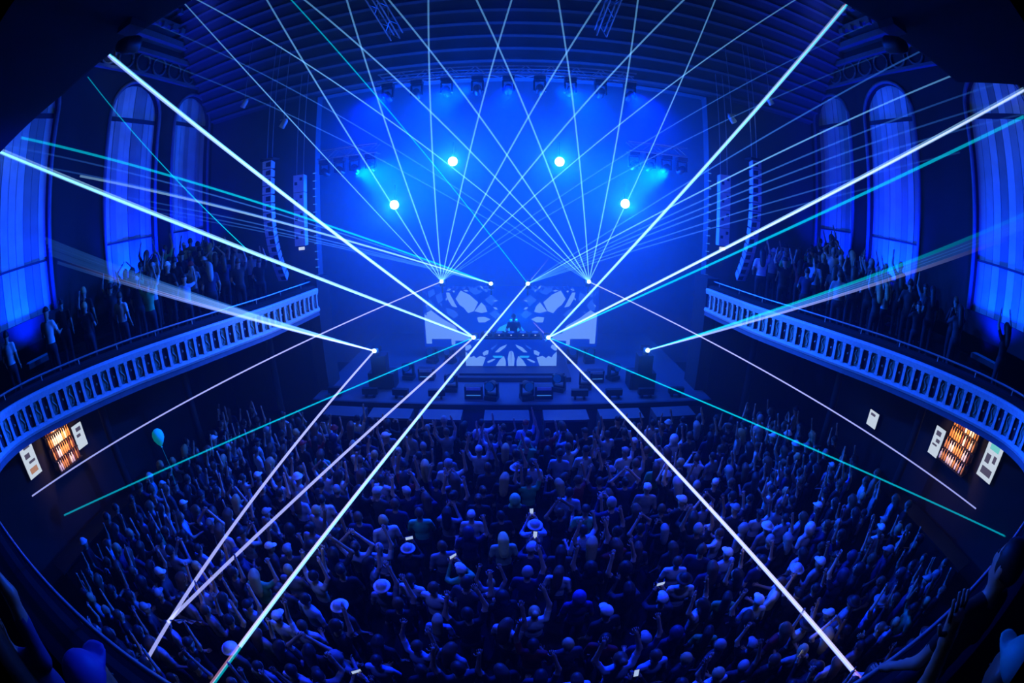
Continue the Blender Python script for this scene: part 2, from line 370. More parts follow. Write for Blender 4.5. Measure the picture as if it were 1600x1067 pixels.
# LED wall behind the booth: flat display with a mirrored branch-like picture
SCX = -0.05
def spx(px, py, cx=797.5, k=0.02435):   # picture of the display: 1 unit of the drawing = 24 mm
    return (px - cx) * k, (545 - py) * k
scr_e = empty('led_wall', (SCX, 15.75, 2.0))
tag(scr_e, 'wide display wall with mirrored pale branching picture behind the performer', 'display')
MB().box((0, 0.06, 1.15), (6.75, 0.1, 2.36)).build('display_panel', 'screen_blue', scr_e)
MB().box((0, 0.2, 1.1), (6.7, 0.15, 2.2)).build('back_frame', 'black_metal', scr_e)
left_shapes = [
 ('screen_pale', [(661, 492), (672, 486), (690, 500), (710, 512), (716, 524), (733, 528), (733, 536), (709, 536), (709, 543), (703, 543), (703, 533), (671, 533), (671, 541), (662, 541)]),
 ('screen_pale', [(712, 468), (720, 455), (734, 462), (747, 474), (740, 488), (731, 491), (724, 482), (718, 478)]),
 ('screen_pale', [(741, 488), (752, 474), (758, 480), (761, 489), (752, 491)]),
 ('screen_pale', [(745, 498), (756, 497), (766, 501), (757, 506), (747, 506)]),
 ('screen_pale', [(697, 458), (702, 458), (708, 470), (714, 482), (706, 480), (699, 468)]),
 ('screen_mid', [(733, 451), (745, 452), (752, 459), (742, 462), (735, 457)]),
 ('screen_mid', [(664, 478), (672, 470), (678, 478), (674, 486), (665, 487)]),
 ('screen_mid', [(680, 462), (690, 458), (692, 470), (684, 476)]),
 ('screen_mid', [(696, 482), (708, 486), (716, 494), (708, 500), (698, 492)]),
 ('screen_mid', [(668, 456), (678, 452), (680, 460), (670, 466)]),
 ('screen_cyan', [(770, 528), (780, 514), (792, 508), (797, 512), (797, 528)]),
 ('screen_mid', [(757, 470), (768, 462), (776, 470), (768, 480)]),
 ('screen_mid', [(764, 492), (774, 486), (782, 494), (774, 500)]),
]
def shapes(shs, parent, y, cx, k=0.02435, base=545):
    for m, poly in shs:
        for s_ in (-1, 1):
            pts = [((px - cx) * k * -s_ * -1 if s_ == 1 else -(px - cx) * k, (base - py) * k) for px, py in poly]
            n = len(pts); vs = [(x, y, z) for x, z in pts] + [(x, y + 0.02, z) for x, z in pts]
            MB().add(vs, [tuple(range(n)), tuple(range(n, 2 * n))[::-1]] + [(i, (i + 1) % n, n + (i + 1) % n, n + i) for i in range(n)]).build('picture_shape', m, parent)
shapes(left_shapes, scr_e, -0.01, 797.5)
rb = random.Random(3)
for k in range(46):   # small leaf-like flecks of the picture
    px, py = rb.uniform(662, 775), rb.uniform(450, 500)
    if 700 < px < 765 and py > 455: py = rb.uniform(449, 457)
    a = rb.uniform(0, math.pi); l, w = rb.uniform(2, 4.5), rb.uniform(0.8, 1.8)
    poly = [(px + l * math.cos(a), py + l * math.sin(a)), (px - w * math.sin(a), py + w * math.cos(a)), (px - l * math.cos(a), py - l * math.sin(a)), (px + w * math.sin(a), py - w * math.cos(a))]
    shapes([('screen_mid' if rb.random() < 0.7 else 'screen_pale', poly)], scr_e, -0.012, 797.5)
# DJ riser and booth
ris = empty('stage_riser', (0, 14.2, SZ)); tag(ris, 'low black stepped riser under the performer booth', 'riser')
MB().box((0, 0.2, 0.08), (4.0, 2.2, 0.16)).build('lower_step', 'riser_black', ris); MB().box((0, 0.25, 0.2), (3.6, 1.9, 0.08)).build('upper_step', 'riser_black', ris)
bth = empty('performer_booth', (-0.03, 14.2, SZ + 0.24)); tag(bth, 'booth with glowing petal-patterned front panel on the stage', 'booth')
MB().box((0, 0.02, 0.48), (3.2, 0.06, 0.97)).build('front_panel', 'screen_blue', bth)
MB().box((0, 0.45, 1.0), (2.2, 0.75, 0.06)).build('table_top', 'black_metal', bth)
for s_ in (-1, 1): MB().box((s_ * 1.06, 0.42, 0.48), (0.06, 0.7, 0.97)).build('side_panel', 'black_metal', bth)
booth_shapes = [
 ('screen_pale', [(725, 574), (725, 550), (731, 556), (733, 560), (738, 557), (742, 561), (748, 557), (757, 560), (752, 574)]),
 ('screen_pale', [(725, 541), (733, 538), (735, 543), (729, 548), (725, 548)]),
 ('screen_pale', [(752, 552), (758, 548), (762, 548), (761, 554), (754, 557)]),
 ('screen_pale', [(772, 551), (780, 543), (791, 538), (788, 543), (778, 551)]),
 ('screen_pale', [(759, 567), (767, 563), (773, 562), (768, 566), (761, 569)]),
 ('screen_pale', [(773, 574), (779, 564), (786, 557), (789, 566), (789, 574)]),
 ('screen_pale', [(792, 562), (794, 551), (797, 548.6), (797.5, 574), (793, 574)]),
 ('screen_cyan', [(768, 557), (784, 557), (784, 560), (770, 560)]),
 ('screen_mid', [(765, 545), (772, 540), (776, 538), (772, 543), (767, 547)]),
]
shapes(booth_shapes, bth, -0.03, 797.5, 0.02215, 575.0)
MB().box((0, -0.35, -0.05), (1.5, 0.3, 0.05)).build('step_light', 'screen_cyan', bth)
for k, (x, w, nm) in enumerate(((-0.85, 0.36, 'media player left of the mixer'), (-0.42, 0.34, 'media player beside the mixer'), (0.0, 0.36, 'mixer in front of the performer'), (0.42, 0.34, 'media player right of the mixer'), (0.85, 0.36, 'media player at the table end'))):
    e = empty('mixing_deck', (-0.03 + x, 14.6, SZ + 0.24 + 1.032)); tag(e, 'black ' + nm + ' on the booth', 'music gear', 'gear on the booth')
    MB().box((0, 0, 0.05), (w, 0.4, 0.1)).build('case', 'black_metal', e)
    MB().lathe([(0.12, 0), (0.12, 0.02), (0.1, 0.03)], 14, Matrix.Translation((0, 0.0, 0.1))).build('jog_wheel', 'truss_metal', e, True)
    MB().box((0, -0.205, 0.06), (0.05, 0.02, 0.03)).build('indicator', 'phone_screen', e)

# ------------------------------------------------------------------ lamps, speakers, trusses
def make_moving_head():
    r = empty('moving_head_light')
    MB().box((0, 0, 0.06), (0.34, 0.3, 0.12)).build('base', 'black_metal', r)
    y = MB(); y.box((0, 0, 0.14), (0.34, 0.12, 0.05))
    for s_ in (-1, 1): y.box((s_ * 0.16, 0, 0.3), (0.05, 0.12, 0.34))
    y.build('yoke', 'black_metal', r)
    h = MB().lathe([(0.06, -0.17), (0.11, -0.14), (0.12, 0.0), (0.135, 0.18), (0.13, 0.2)], 14, Matrix.Translation((0, 0, 0.4)) @ Matrix.Rotation(R(80), 4, 'X')).build('head', 'black_metal', r, True)
    MB().lathe([(0.115, 0.0), (0.115, 0.012)], 14, Matrix.Translation((0, 0, 0.4)) @ Matrix.Rotation(R(80), 4, 'X') @ Matrix.Translation((0, 0, 0.2))).build('lens', 'lens_dim', h)
    return r
mh0 = make_moving_head(); used = [0]
def moving_head(loc, label, rz=0, flip=False, hot=False, sc=1.0):
    o = mh0 if used[0] == 0 else copy_tree(mh0); used[0] += 1
    o.location = loc; o.rotation_euler = (math.pi if flip else 0, 0, rz); o.scale = (sc,) * 3
    tag(o, label, 'stage light', 'moving-head stage lights')
    return o
# four bright beams facing the hall
for (x, z, l, pw) in ((-2.08, 9.0, 'upper left of the two high', 1.0), (1.67, 8.97, 'upper right of the two high', 1.0), (-4.23, 7.52, 'lower left outer', 0.8), (4.06, 7.55, 'lower right outer', 0.8)):
    r = empty('blinder_light', (x, 15.1, z)); tag(r, 'blazing pale-blue spotlight facing the hall, %s one' % l, 'spotlight', 'four blazing spotlights')
    MB().lathe([(0.08, 0.36), (0.16, 0.28), (0.2, 0.05), (0.2, 0.0)], 16, Matrix.Rotation(R(100), 4, 'X') @ Matrix.Scale(-1, 4, (0, 0, 1))).build('housing', 'black_metal', r, True)
    MB().lathe([(0.17, 0.0), (0.13, 0.05), (0.02, 0.08)], 16, Matrix.Rotation(R(100), 4, 'X')).build('lens', 'lens_hot', r, True)
    MB().box((0, 0.15, 0.45), (0.04, 0.06, 0.6)).build('bracket', 'black_metal', r)
    light('POINT', (0, -0.22, -0.03), 2600 * pw, CYAN, size=0.1, parent=r)

def truss(a, b, label, w=0.3):
    a, b = Vector(a), Vector(b); L = (b - a).length
    r = empty('lighting_truss', a); r.rotation_euler = (b - a).to_track_quat('X', 'Z').to_euler(); tag(r, label, 'truss')
    for dy, dz in ((-1, -1), (-1, 1), (1, -1), (1, 1)):
        MB().tube([(0, dy * w / 2, dz * w / 2), (L, dy * w / 2, dz * w / 2)], 0.025).build('chord', 'truss_metal', r)
    n = max(2, int(L / 0.35)); br = MB()
    for k in range(n):
        x0, x1 = L * k / n, L * (k + 1) / n; q = 1 if k % 2 else -1
        for dy in (-1, 1): br.tube([(x0, dy * w / 2, -q * w / 2), (x1, dy * w / 2, q * w / 2)], 0.014, 4)
        br.tube([(x0, -q * w / 2, -w / 2), (x1, q * w / 2, -w / 2)], 0.014, 4)
    o = br.build('lattice', 'truss_metal', r); o['kind'] = 'stuff'
    return r
truss((-4.0, 12.3, 11.45), (3.7, 12.3, 11.45), 'long horizontal truss high over the stage front')
truss((-3.95, 9.4, 14.0), (-3.35, 11.7, 12.7), 'short sloping truss above the stage, the left one')
truss((2.9, 9.4, 14.0), (2.55, 11.7, 12.7), 'short sloping truss above the stage, the right one')
truss((-6.3, 13.1, 9.35), (-4.2, 13.1, 9.35), 'short truss of lamps over the left stage wing')
truss((3.6, 13.1, 9.35), (5.6, 13.1, 9.35), 'short truss of lamps over the right stage wing')
for k in range(9):
    x = -3.7 + k * 0.9
    moving_head((x, 12.3, 11.265), 'moving-head lamp hanging from the long overhead truss, %s from the left' % nth(k + 1), flip=True)
    if k % 2 == 0:
        light('SPOT', (x, 12.1, 10.85), 6500, DEEP, aim=(x * 1.5, 4.5 - abs(x) * 0.3, 1.2), angle=62, blend=0.9, size=0.12, name='wash_light')
for s_, x0 in ((-1, -6.1), (1, 3.8)):
    for k in range(4):
        moving_head((x0 + k * 0.55, 13.1, 9.165), 'moving-head lamp hanging over the %s stage wing, %s from the left' % ('left' if s_ < 0 else 'right', nth(k + 1)), flip=True)
for x in (-2.8, 2.6):   # two of the overhead lamps point straight down on the stage deck
    light('SPOT', (x, 12.5, 10.85), 2200, (0.0, 0.004, 1.0), aim=(x * 1.1, 13.6, 1.5), angle=48, blend=0.9, size=0.12, name='wash_light')
# washes from the wing trusses onto the opposite parapets and walls
for s_ in (-1, 1):
    light('SPOT', (s_ * 4.9, 12.9, 8.6), 9000, (0.0, 0.09, 1.0), aim=(-s_ * 8.6, 4.0, 4.4), angle=50, blend=0.8, size=0.15, name='wash_light')
    light('SPOT', (s_ * 1.2, 12.1, 10.85), 4000, (0.0, 0.07, 1.0), aim=(s_ * 8.0, 6.0, 5.0), angle=55, blend=0.9, size=0.15, name='wash_light')
# three lamps under the edge of the overhanging deck, aimed at the stage and the hung speakers
for k, (x, ax) in enumerate(((-4.5, -6.0), (0.0, 0.0), (4.5, 6.0))):
    e = empty('front_wash_light', (x, 3.05, 9.9)); tag(e, 'wash lamp under the overhang edge, %s from the left' % nth(k + 1), 'stage light', 'lamps under the overhang')
    MB().box((0, 0, 0.05), (0.3, 0.3, 0.1)).build('clamp', 'black_metal', e)
    MB().lathe([(0.08, -0.2), (0.12, -0.1), (0.13, 0.1), (0.12, 0.14)], 14, Matrix.Translation((0, 0.05, -0.2)) @ Matrix.Rotation(R(-75), 4, 'X')).build('head', 'black_metal', e, True)
    light('SPOT', (x, 3.3, 9.6), 2600 if k != 1 else 4200, (0.0, 0.012, 1.0), aim=(ax * 1.15, 12.5, 7.0 if k != 1 else 1.6), angle=34, blend=0.9, size=0.12, name='wash_light')
for k, (x, y, ax, ay, pw) in enumerate(((-3.0, 3.0, -3.6, 5.2, 1150), (3.0, 3.0, 3.6, 5.2, 1150), (0.3, 1.2, 0.2, -0.2, 26))):  # unseen fill lamps added to brighten the crowd's backs and the rear-rail hand
    e = empty('fill_downlight', (x, y, 9.98)); tag(e, 'added fill downlight under the overhang, %s' % ('left one', 'right one', 'nearest the rear wall')[k], 'downlight', 'added fill downlights under the overhang')
    MB().lathe([(0.11, 0.02), (0.12, -0.05), (0.1, -0.12)], 14).build('can', 'black_metal', e, True)
    light('SPOT', (x, y, 9.8), pw, (0.035, 0.075, 1.0), aim=(ax, ay, 1.0), angle=70, blend=1.0, size=0.1, name='fill_light')
# lamp added behind the performer for the cyan haze glow over the booth
e = empty('added_backlight', (0.06, 15.62, 3.0)); tag(e, 'small blue lamp added for the glow behind the performer', 'stage light')
MB().box((0, 0.06, 0), (0.3, 0.1, 0.2)).build('housing', 'black_metal', e); MB().box((0, 0.0, 0), (0.24, 0.02, 0.14)).build('lens', 'screen_cyan', e)
light('POINT', (0, -0.15, 0.05), 380, (0.001, 0.14, 1.0), size=0.1, parent=e)
# floor lamps at the window feet
for s_ in (-1, 1):
    for k, (a, b) in enumerate(WIN):
        e = empty('uplight', (s_ * (XW - 0.7), (a + b) / 2, (5.2, 5.62, 5.62)[k])); tag(e, 'floor lamp below the %s arched window from the stage on the %s wall' % (nth(3 - k), 'left' if s_ < 0 else 'right'), 'floor lamp', 'window floor lamps')
        MB().box((0, 0, 0.06), (0.3, 0.9, 0.12)).build('housing', 'black_metal', e); MB().box((0, 0, 0.125), (0.24, 0.8, 0.02)).build('lens', 'lens_dim', e)
        o = light('SPOT', (0, 0, 0.2), (2000, 2400, 800)[k], (0.0, 0.012, 1.0), angle=110, blend=0.7, size=0.2, parent=e)
        o.rotation_euler = Vector((s_ * 0.95, 0, 3.2)).to_track_quat('-Z', 'Y').to_euler()

# front-of-stage fixtures
def make_wash_bar():
    r = empty('wash_bar')
    MB().box((0, 0, 0.2), (0.52, 0.16, 0.2)).build('body', 'black_metal', r)
    for s_ in (-1, 1): MB().box((s_ * 0.14, 0, 0.05), (0.06, 0.2, 0.1)).build('foot', 'black_metal', r)
    for k in range(5): MB().lathe([(0.035, 0), (0.03, 0.01)], 8, Matrix.Translation((-0.2 + 0.1 * k, 0.08, 0.2)) @ Matrix.Rotation(R(-90), 4, 'X')).build('lens', 'led_tick', r)
    return r
wb0 = make_wash_bar()
for k, x in enumerate((-5.77, -4.53, -3.5, -2.33, 2.09, 3.19, 4.26, 5.32)):
    o = wb0 if k == 0 else copy_tree(wb0); o.location = (x, 11.95, SZ); o.rotation_euler = (0, 0, random.uniform(-.1, .1))
    tag(o, 'black lamp bar on the stage lip, %s from the left' % nth(k + 1), 'stage light', 'lamp bars on the stage lip')
for k, (x, y, n) in enumerate(((-1.18, 12.1, 'left'), (0.98, 12.1, 'right'), (-2.95, 13.6, 'rear left'), (2.85, 13.4, 'rear right'))):
    e = empty('stage_monitor', (x, y, SZ)); tag(e, 'black floor monitor with a pale top strip, %s of the booth' % n, 'speaker', 'floor monitors')
    MB().add([(-.28, -.2, 0), (.28, -.2, 0), (.28, .2, 0), (-.28, .2, 0), (-.28, -.2, .42), (.28, -.2, .42), (.28, .05, .42), (-.28, .05, .42)],
             [(3, 2, 1, 0), (4, 5, 6, 7), (0, 1, 5, 4), (1, 2, 6, 5), (2, 3, 7, 6), (3, 0, 4, 7)]).build('cabinet', 'speaker_dark', e)
    MB().box((0, -0.21, 0.36), (0.44, 0.02, 0.1)).build('label_strip', 'speaker_shell', e)
    MB().box((0, -0.21, 0.14), (0.44, 0.02, 0.02)).build('vent', 'led_tick', e)
for k, (x, y, n) in enumerate(((-0.62, 11.95, 'at the stage lip left of centre'), (0.45, 11.95, 'at the stage lip right of centre'), (-3.6, 13.55, 'beside the rear left monitor'), (3.5, 13.5, 'beside the rear right monitor'), (-1.95, 12.57, 'left of the booth riser'), (1.51, 12.58, 'right of the booth riser'), (2.4, 12.75, 'between booth riser and right wing'), (-3.05, 15.25, 'before the left display end'), (-2.35, 15.25, 'before the display, left half'), (2.3, 15.25, 'before the display, right half'), (2.95, 15.25, 'before the right display end'))):
    moving_head((x, y, SZ), 'black moving-head lamp standing on stage ' + n, rz=random.uniform(-.6, .6), sc=1.15)
for s_ in (-1, 1):  # side towers carrying a laser each
    e = empty('speaker_tower', (s_ * 4.32, 12.75, SZ)); tag(e, 'tall dark speaker tower on the %s side of the stage' % ('left' if s_ < 0 else 'right'), 'speaker')
    MB().box((0, 0.1, 0.28), (0.9, 0.6, 0.55)).build('cabinet', 'speaker_dark', e); MB().box((0, -0.1, 0.88), (0.5, 0.4, 0.64)).build('cabinet', 'speaker_dark', e)
    MB().box((0, -0.21, 0.28), (0.8, 0.02, 0.45)).build('grille', 'black_metal', e)

# hung line arrays and sub columns
def line_array(s_):
    r = empty('line_array', (s_ * 7.38, 11.4, 9.2)); tag(r, 'curved column of small speaker cabinets hung by the %s balcony end' % ('left' if s_ < 0 else 'right'), 'speaker', 'hung speaker columns')
    n = 15; y = 0.0; z = 0.0; h = 0.27
    for k in range(n):
        tilt = R(-2 + (0 if k < 4 else (k - 4) * 3.4)); rm = Matrix.Rotation(tilt, 4, 'X')
        M = Matrix.Translation((0, y, z)) @ rm
        cab = MB(); w0, w1 = 0.17, 0.11
        cab.add([M @ Vector(p) for p in [(-w0, 0, 0), (w0, 0, 0), (w1, .32, -.02), (-w1, .32, -.02), (-w0, 0, -h + .025), (w0, 0, -h + .025), (w1, .32, -h + .05), (-w1, .32, -h + .05)]],
                [(0, 1, 2, 3), (7, 6, 5, 4), (0, 4, 5, 1), (1, 5, 6, 2), (2, 6, 7, 3), (3, 7, 4, 0)])
        c = cab.build('cabinet', 'speaker_shell', r)
        MB().add([M @ Vector(p) for p in [(-.03 if s_ < 0 else -.15, -.012, -.06), (.15 if s_ < 0 else .03, -.012, -.04), (.15 if s_ < 0 else .03, -.012, -.2), (-.03 if s_ < 0 else -.15, -.012, -.19)]], [(0, 1, 2, 3)]).build('horn', 'speaker_dark', c)
        z -= h * math.cos(tilt); y += h * math.sin(tilt) if tilt > 0 else 0
    MB().box((0, 0.16, 0.05), (0.5, 0.4, 0.06)).build('flying_frame', 'black_metal', r)
    for dx in (-0.1, 0.1): MB().tube([(dx, 0.16, 0.08), (dx, 0.16, 5.0)], 0.012).build('chain', 'truss_metal', r)
def sub_column(s_):
    r = empty('sub_column', (s_ * 6.75, 12.4, 8.72)); r.rotation_euler = (0, 0, s_ * R(-12)); tag(r, 'straight column of four bass cabinets hung at the %s stage edge' % ('left' if s_ < 0 else 'right'), 'speaker', 'hung bass columns')
    for k in range(4):
        c = MB().box((0, 0.2, -0.29 - k * 0.585), (0.36, 0.4, 0.565)).build('cabinet', 'speaker_shell', r)
        for dx, dz in ((0.09, 0.14), (-0.09, 0.0)):
            MB().box((dx, -0.008, -0.29 - k * 0.585 + dz), (0.09, 0.02, 0.1)).build('port', 'speaker_dark', c)
    for dx in (-0.12, 0.12): MB().tube([(dx, 0.2, 0), (dx, 0.2, 6.0)], 0.012).build('chain', 'truss_metal', r)
    MB().box((s_ * -0.02, 0.1, -2.42), (0.2, 0.05, 0.1)).build('tag_plate', 'menu_white', r)
for s_ in (-1, 1): line_array(s_); sub_column(s_)
for k, (x, y, z, l) in enumerate(((-8.3, 11.2, 11.3, 'far left'), (-6.8, 11.4, 10.3, 'inner left'), (6.5, 11.4, 10.4, 'inner right'), (7.9, 11.2, 11.3, 'far right'))):
    e = empty('hanging_spotlight', (x, y, z)); tag(e, 'small hanging spotlight before the sloped ceiling, %s one' % l, 'spotlight', 'small hanging spotlights')
    MB().lathe([(0.05, 0.16), (0.09, 0.1), (0.1, -0.14), (0.085, -0.15)], 12, Matrix.Rotation(R(35 if x < 0 else -35), 4, 'Y')).build('can', 'speaker_shell', e, True)
    MB().tube([(0, 0, 0.1), (0, 0, 2.6)], 0.012).build('drop_pole', 'truss_metal', e)
    MB().box((0, 0, 0.14), (0.28, 0.04, 0.03)).build('bracket', 'truss_metal', e)

# ------------------------------------------------------------------ lasers
SRC = {'A': (-2.56, 15.2, 4.63), 'D': (-0.77, 15.4, 4.5), 'C': (0.58, 15.4, 4.5), 'B': (2.8, 15.2, 4.63), 'E': (-1.33, 14.15, 2.82), 'G': (1.26, 14.15, 2.82), 'I': (-4.35, 12.3, 2.93), 'J': (4.28, 12.3, 2.95)}
SNAME = {'A': 'above the left display end', 'D': 'above the display left of centre', 'C': 'above the display right of centre', 'B': 'above the right display end', 'E': 'at the left end of the booth', 'G': 'at the right end of the booth', 'I': 'on the left speaker tower', 'J': 'on the right speaker tower'}
for k, p in SRC.items():
    e = empty('laser_projector', p); tag(e, 'small black laser projector %s' % SNAME[k], 'laser', 'laser projectors')
    MB().box((0, 0.16, 0), (0.28, 0.3, 0.16)).build('case', 'black_metal', e)
    MB().lathe([(0.045, -0.01), (0.07, 0.0), (0.06, 0.04), (0.01, 0.06)], 12, Matrix.Rotation(R(90), 4, 'X')).build('aperture', 'laser_dot', e, True)
    MB().box((0, 0.16, -0.14), (0.2, 0.05, 0.14)).build('bracket', 'black_metal', e)
    light('POINT', (0, -0.15, 0.0), 34 if k in 'EGAB' else 20, (0.003, 0.14, 1.0), size=0.05, parent=e)
    if k in 'ABCD': MB().box((0, 0.16, -0.3), (0.05, 0.05, 0.32)).build('mast', 'black_metal', e)
beam_mat('beam_white', (0.30, 0.62, 1.0), 0.7, 0.16); beam_mat('beam_near', (0.34, 0.52, 1.0), 0.65, 0.5); beam_mat('beam_fan', (0.16, 0.50, 1.0), 0.7, 0.16)
beam_mat('beam_teal', (0.0, 0.45, 0.6), 0.8, 0.30); beam_mat('beam_violet', (0.24, 0.25, 0.95), 0.6, 0.35); beam_mat('beam_thin', (0.04, 0.2, 0.8), 0.5, 0.05)
beam_mat('beam_rose', (0.5, 0.22, 0.42), 0.3, 0.3); beam_mat('beam_lilac', (0.40, 0.44, 1.0), 0.75, 0.42)
beam_mat('beam_shaft', (0.25, 0.45, 1.0), 0.55, 0.0); beam_mat('beam_fade', (0.28, 0.36, 1.0), 0.8, 0.0); beam_mat('beam_fade_teal', (0.0, 0.45, 0.6), 0.8, 0.06)
BEAM = {}
def beam(src, end, mat, r0, label, r1=None, edges=(), group=None):
    a = Vector(SRC[src] if isinstance(src, str) else src); b = Vector(end); L = (b - a).length; r1 = r1 or r0 * 1.6
    def mk(mat, r0, r1):
        key = (mat, round(r1 / r0, 2))
        if key not in BEAM:
            n = 8; vs = [(q * math.cos(2 * math.pi * i / n), q * math.sin(2 * math.pi * i / n), z) for q, z in ((1, 0), (r1 / r0, 1)) for i in range(n)]
            me = MB().add(vs, [(i, (i + 1) % n, n + (i + 1) % n, n + i) for i in range(n)]).mesh('laser_beam', True); me.materials.append(MATS[mat]); BEAM[key] = me
        return link('laser_beam', BEAM[key])
    o = mk(mat, r0, r1); o.location = a; o.rotation_euler = (b - a).to_track_quat('Z', 'Y').to_euler(); o.scale = (r0, r0, L)
    tag(o, label, 'laser beam', group)
    side = (b - a).normalized().cross(-a + Vector((0, 0, 7))).normalized()
    for m, off, rr in edges:   # coloured edges where the beam's colours part
        c = mk(m, rr, rr * 1.6); c.name = 'colour_edge'; c.parent = o
        q = (b + side * off) - a
        M = Matrix.Translation(a) @ q.to_track_quat('Z', 'Y').to_matrix().to_4x4() @ Matrix.Diagonal((rr, rr, q.length, 1))
        o_m = Matrix.Translation(a) @ (b - a).to_track_quat('Z', 'Y').to_matrix().to_4x4() @ Matrix.Diagonal((r0, r0, L, 1))
        c.matrix_local = o_m.inverted() @ M
    return o
upA = [(-10.55, 7.68, 16.1), (-7.54, 8.93, 15.45), (-4.76, 9.7, 14.71), (-2.21, 10.11, 14.31), (0.28, 10.22, 14.21), (2.98, 10.02, 14.4), (5.73, 9.47, 14.93), (8.87, 9.26, 15.13), (11.35, 8.24, 14.88), (11.35, 8.7, 13.58)]
upB = [(-11.35, 8.66, 13.57), (-11.35, 8.2, 14.87), (-10.76, 7.69, 16.1), (-7.1, 9.07, 15.31), (-4.12, 9.83, 14.58), (-1.38, 10.18, 14.25), (1.06, 10.2, 14.23), (3.48, 9.94, 14.47), (6.0, 9.4, 15.0)]
thinA = {0: 1, 7: 1, 8: 2, 9: 2}; thinB = {0: 2, 1: 2, 2: 1, 8: 1}
for s_, lst, th, nm in (('A', upA, thinA, 'left'), ('B', upB, thinB, 'right')):
    for k, e in enumerate(lst):
        w = th.get(k, 0)
        beam(s_, e, 'beam_thin' if w == 2 else 'beam_fan', (0.017, 0.013, 0.012)[w], 'pale blue laser beam fanning upward from the %s display end, %s from the left' % (nm, nth(k + 1)), group='upward laser fan')
beam('C', (-7.14, 9.05, 15.33), 'beam_teal', 0.013, 'thin teal laser beam rising to the upper left above the display')
for k, e in enumerate([(-11.35, 4.08, 10.68), (-11.35, 3.57, 10.5), (-11.35, 3.4, 10.17), (-11.35, 6.53, 9.55), (-11.35, 7.22, 9.06), (-11.35, 8.64, 8.62), (-11.35, 10.21, 8.21)]):
    m = ('beam_teal', 'beam_thin', 'beam_thin', 'beam_white', 'beam_thin', 'beam_thin', 'beam_thin')[k]
    beam('D', e, m, 0.02 if k in (0, 3) else 0.013, '%s laser beam to the left wall, %s of the flat fan from the top' % (('teal', 'blue', 'blue', 'white', 'blue', 'blue', 'blue')[k], nth(k + 1)), group='flat fan to the left wall')
for k, e in enumerate([(11.35, 1.75, 14.31), (11.35, 3.57, 12.83), (11.35, 2.78, 12.32), (11.35, 2.98, 11.78), (11.35, 3.13, 11.32), (11.35, 5.81, 10.23), (11.35, 8.63, 9.28)]):
    beam('C', e, 'beam_thin' if k != 1 else 'beam_fan', 0.014, 'faint blue laser beam to the right wall, %s of the flat fan from the top' % nth(k + 1), group='flat fan to the right wall')
beam('E', (-11.35, 7.15, 13.23), 'beam_white', 0.028, 'thick white laser beam from the booth to the left cornice', 0.075, (('beam_teal', 0.12, 0.026), ('beam_rose', 0.22, 0.016), ('beam_violet', -0.13, 0.026)))
beam('E', (-11.35, 3.36, 10.39), 'beam_white', 0.026, 'thick white laser beam from the booth to the left window', 0.07, (('beam_teal', -0.42, 0.022), ('beam_violet', -0.16, 0.018)))
beam('G', (10.51, 9.09, 15.29), 'beam_white', 0.028, 'thick white laser beam from the booth to the right ceiling', 0.075, (('beam_teal', 0.08, 0.022), ('beam_rose', -0.1, 0.018)))
beam('G', (11.35, 2.92, 11.95), 'beam_white', 0.024, 'thick white laser beam from the booth to the right window', 0.06, (('beam_lilac', 0.07, 0.016),))
beam('G', (11.35, 3.15, 11.25), 'beam_teal', 0.02, 'teal laser beam from the booth to the right window', 0.04)
for k, e in enumerate([(-11.35, 5.18, 8.04), (-11.35, 5.23, 7.93), (-11.35, 5.29, 7.82), (-11.35, 5.34, 7.7), (-11.35, 5.39, 7.59), (-11.35, 5.5, 7.47), (-11.35, 5.61, 7.35), (-11.35, 6.09, 7.15)]):
    e = (e[0] * .75, e[1] * .75, 7 + (e[2] - 7) * .75)
    beam('I', e, 'beam_fade' if k in (5, 7) else 'beam_thin', 0.02 if k in (5, 7) else 0.012, 'fine laser beam over the left balcony crowd, %s of the narrow fan from the top' % nth(k + 1), 0.03, group='narrow fan over the left balcony')
beam('I', (-8.25, 4.95, 7.08), 'beam_shaft', 0.02, 'broad pale laser shaft crossing the left balcony front', 0.11)
for k, e in enumerate([(11.35, 3.54, 8.86), (11.35, 3.54, 8.75), (11.35, 3.54, 8.66), (11.35, 3.54, 8.57), (11.35, 3.54, 8.46)]):
    e = (e[0] * .75, e[1] * .75, 7 + (e[2] - 7) * .75)
    beam('J', e, ('beam_fade_teal', 'beam_thin', 'beam_thin', 'beam_thin', 'beam_fade')[k], 0.02 if k in (0, 4) else 0.011, '%s laser beam over the right balcony crowd, %s of the narrow fan from the top' % (('teal', 'fine blue', 'fine blue', 'fine blue', 'lilac')[k], nth(k + 1)), 0.035, group='narrow fan over the right balcony')
beam('E', (-10.52, 3.05, 1.80), 'beam_teal', 0.018, 'teal laser beam from the booth down to the left of the crowd', 0.022)
beam('E', (-5.34, 2.12, 1.80), 'beam_lilac', 0.026, 'lilac laser beam from the booth down into the left crowd', 0.03)
beam('I', (-5.30, 1.22, 1.80), 'beam_lilac', 0.026, 'lilac laser beam from the left tower down into the near crowd', 0.03)
beam('C', (-3.84, 2.29, 1.80), 'beam_near', 0.026, 'long white laser beam from above the display into the near left crowd', 0.032, (('beam_rose', 0.045, 0.014), ('beam_teal', -0.03, 0.014)))
beam('G', (4.77, 1.25, 1.80), 'beam_near', 0.028, 'thick white laser beam from the booth down to the near right crowd', 0.034, (('beam_rose', -0.05, 0.014), ('beam_violet', 0.045, 0.016)))
beam('G', (11.59, 1.34, 1.80), 'beam_teal', 0.018, 'teal laser beam from the booth down to the right of the crowd', 0.022)
beam('A', (-11.35, 2.54, 2.4), 'beam_lilac', 0.018, 'thin lilac laser beam from the left display end towards the left bar', 0.02)
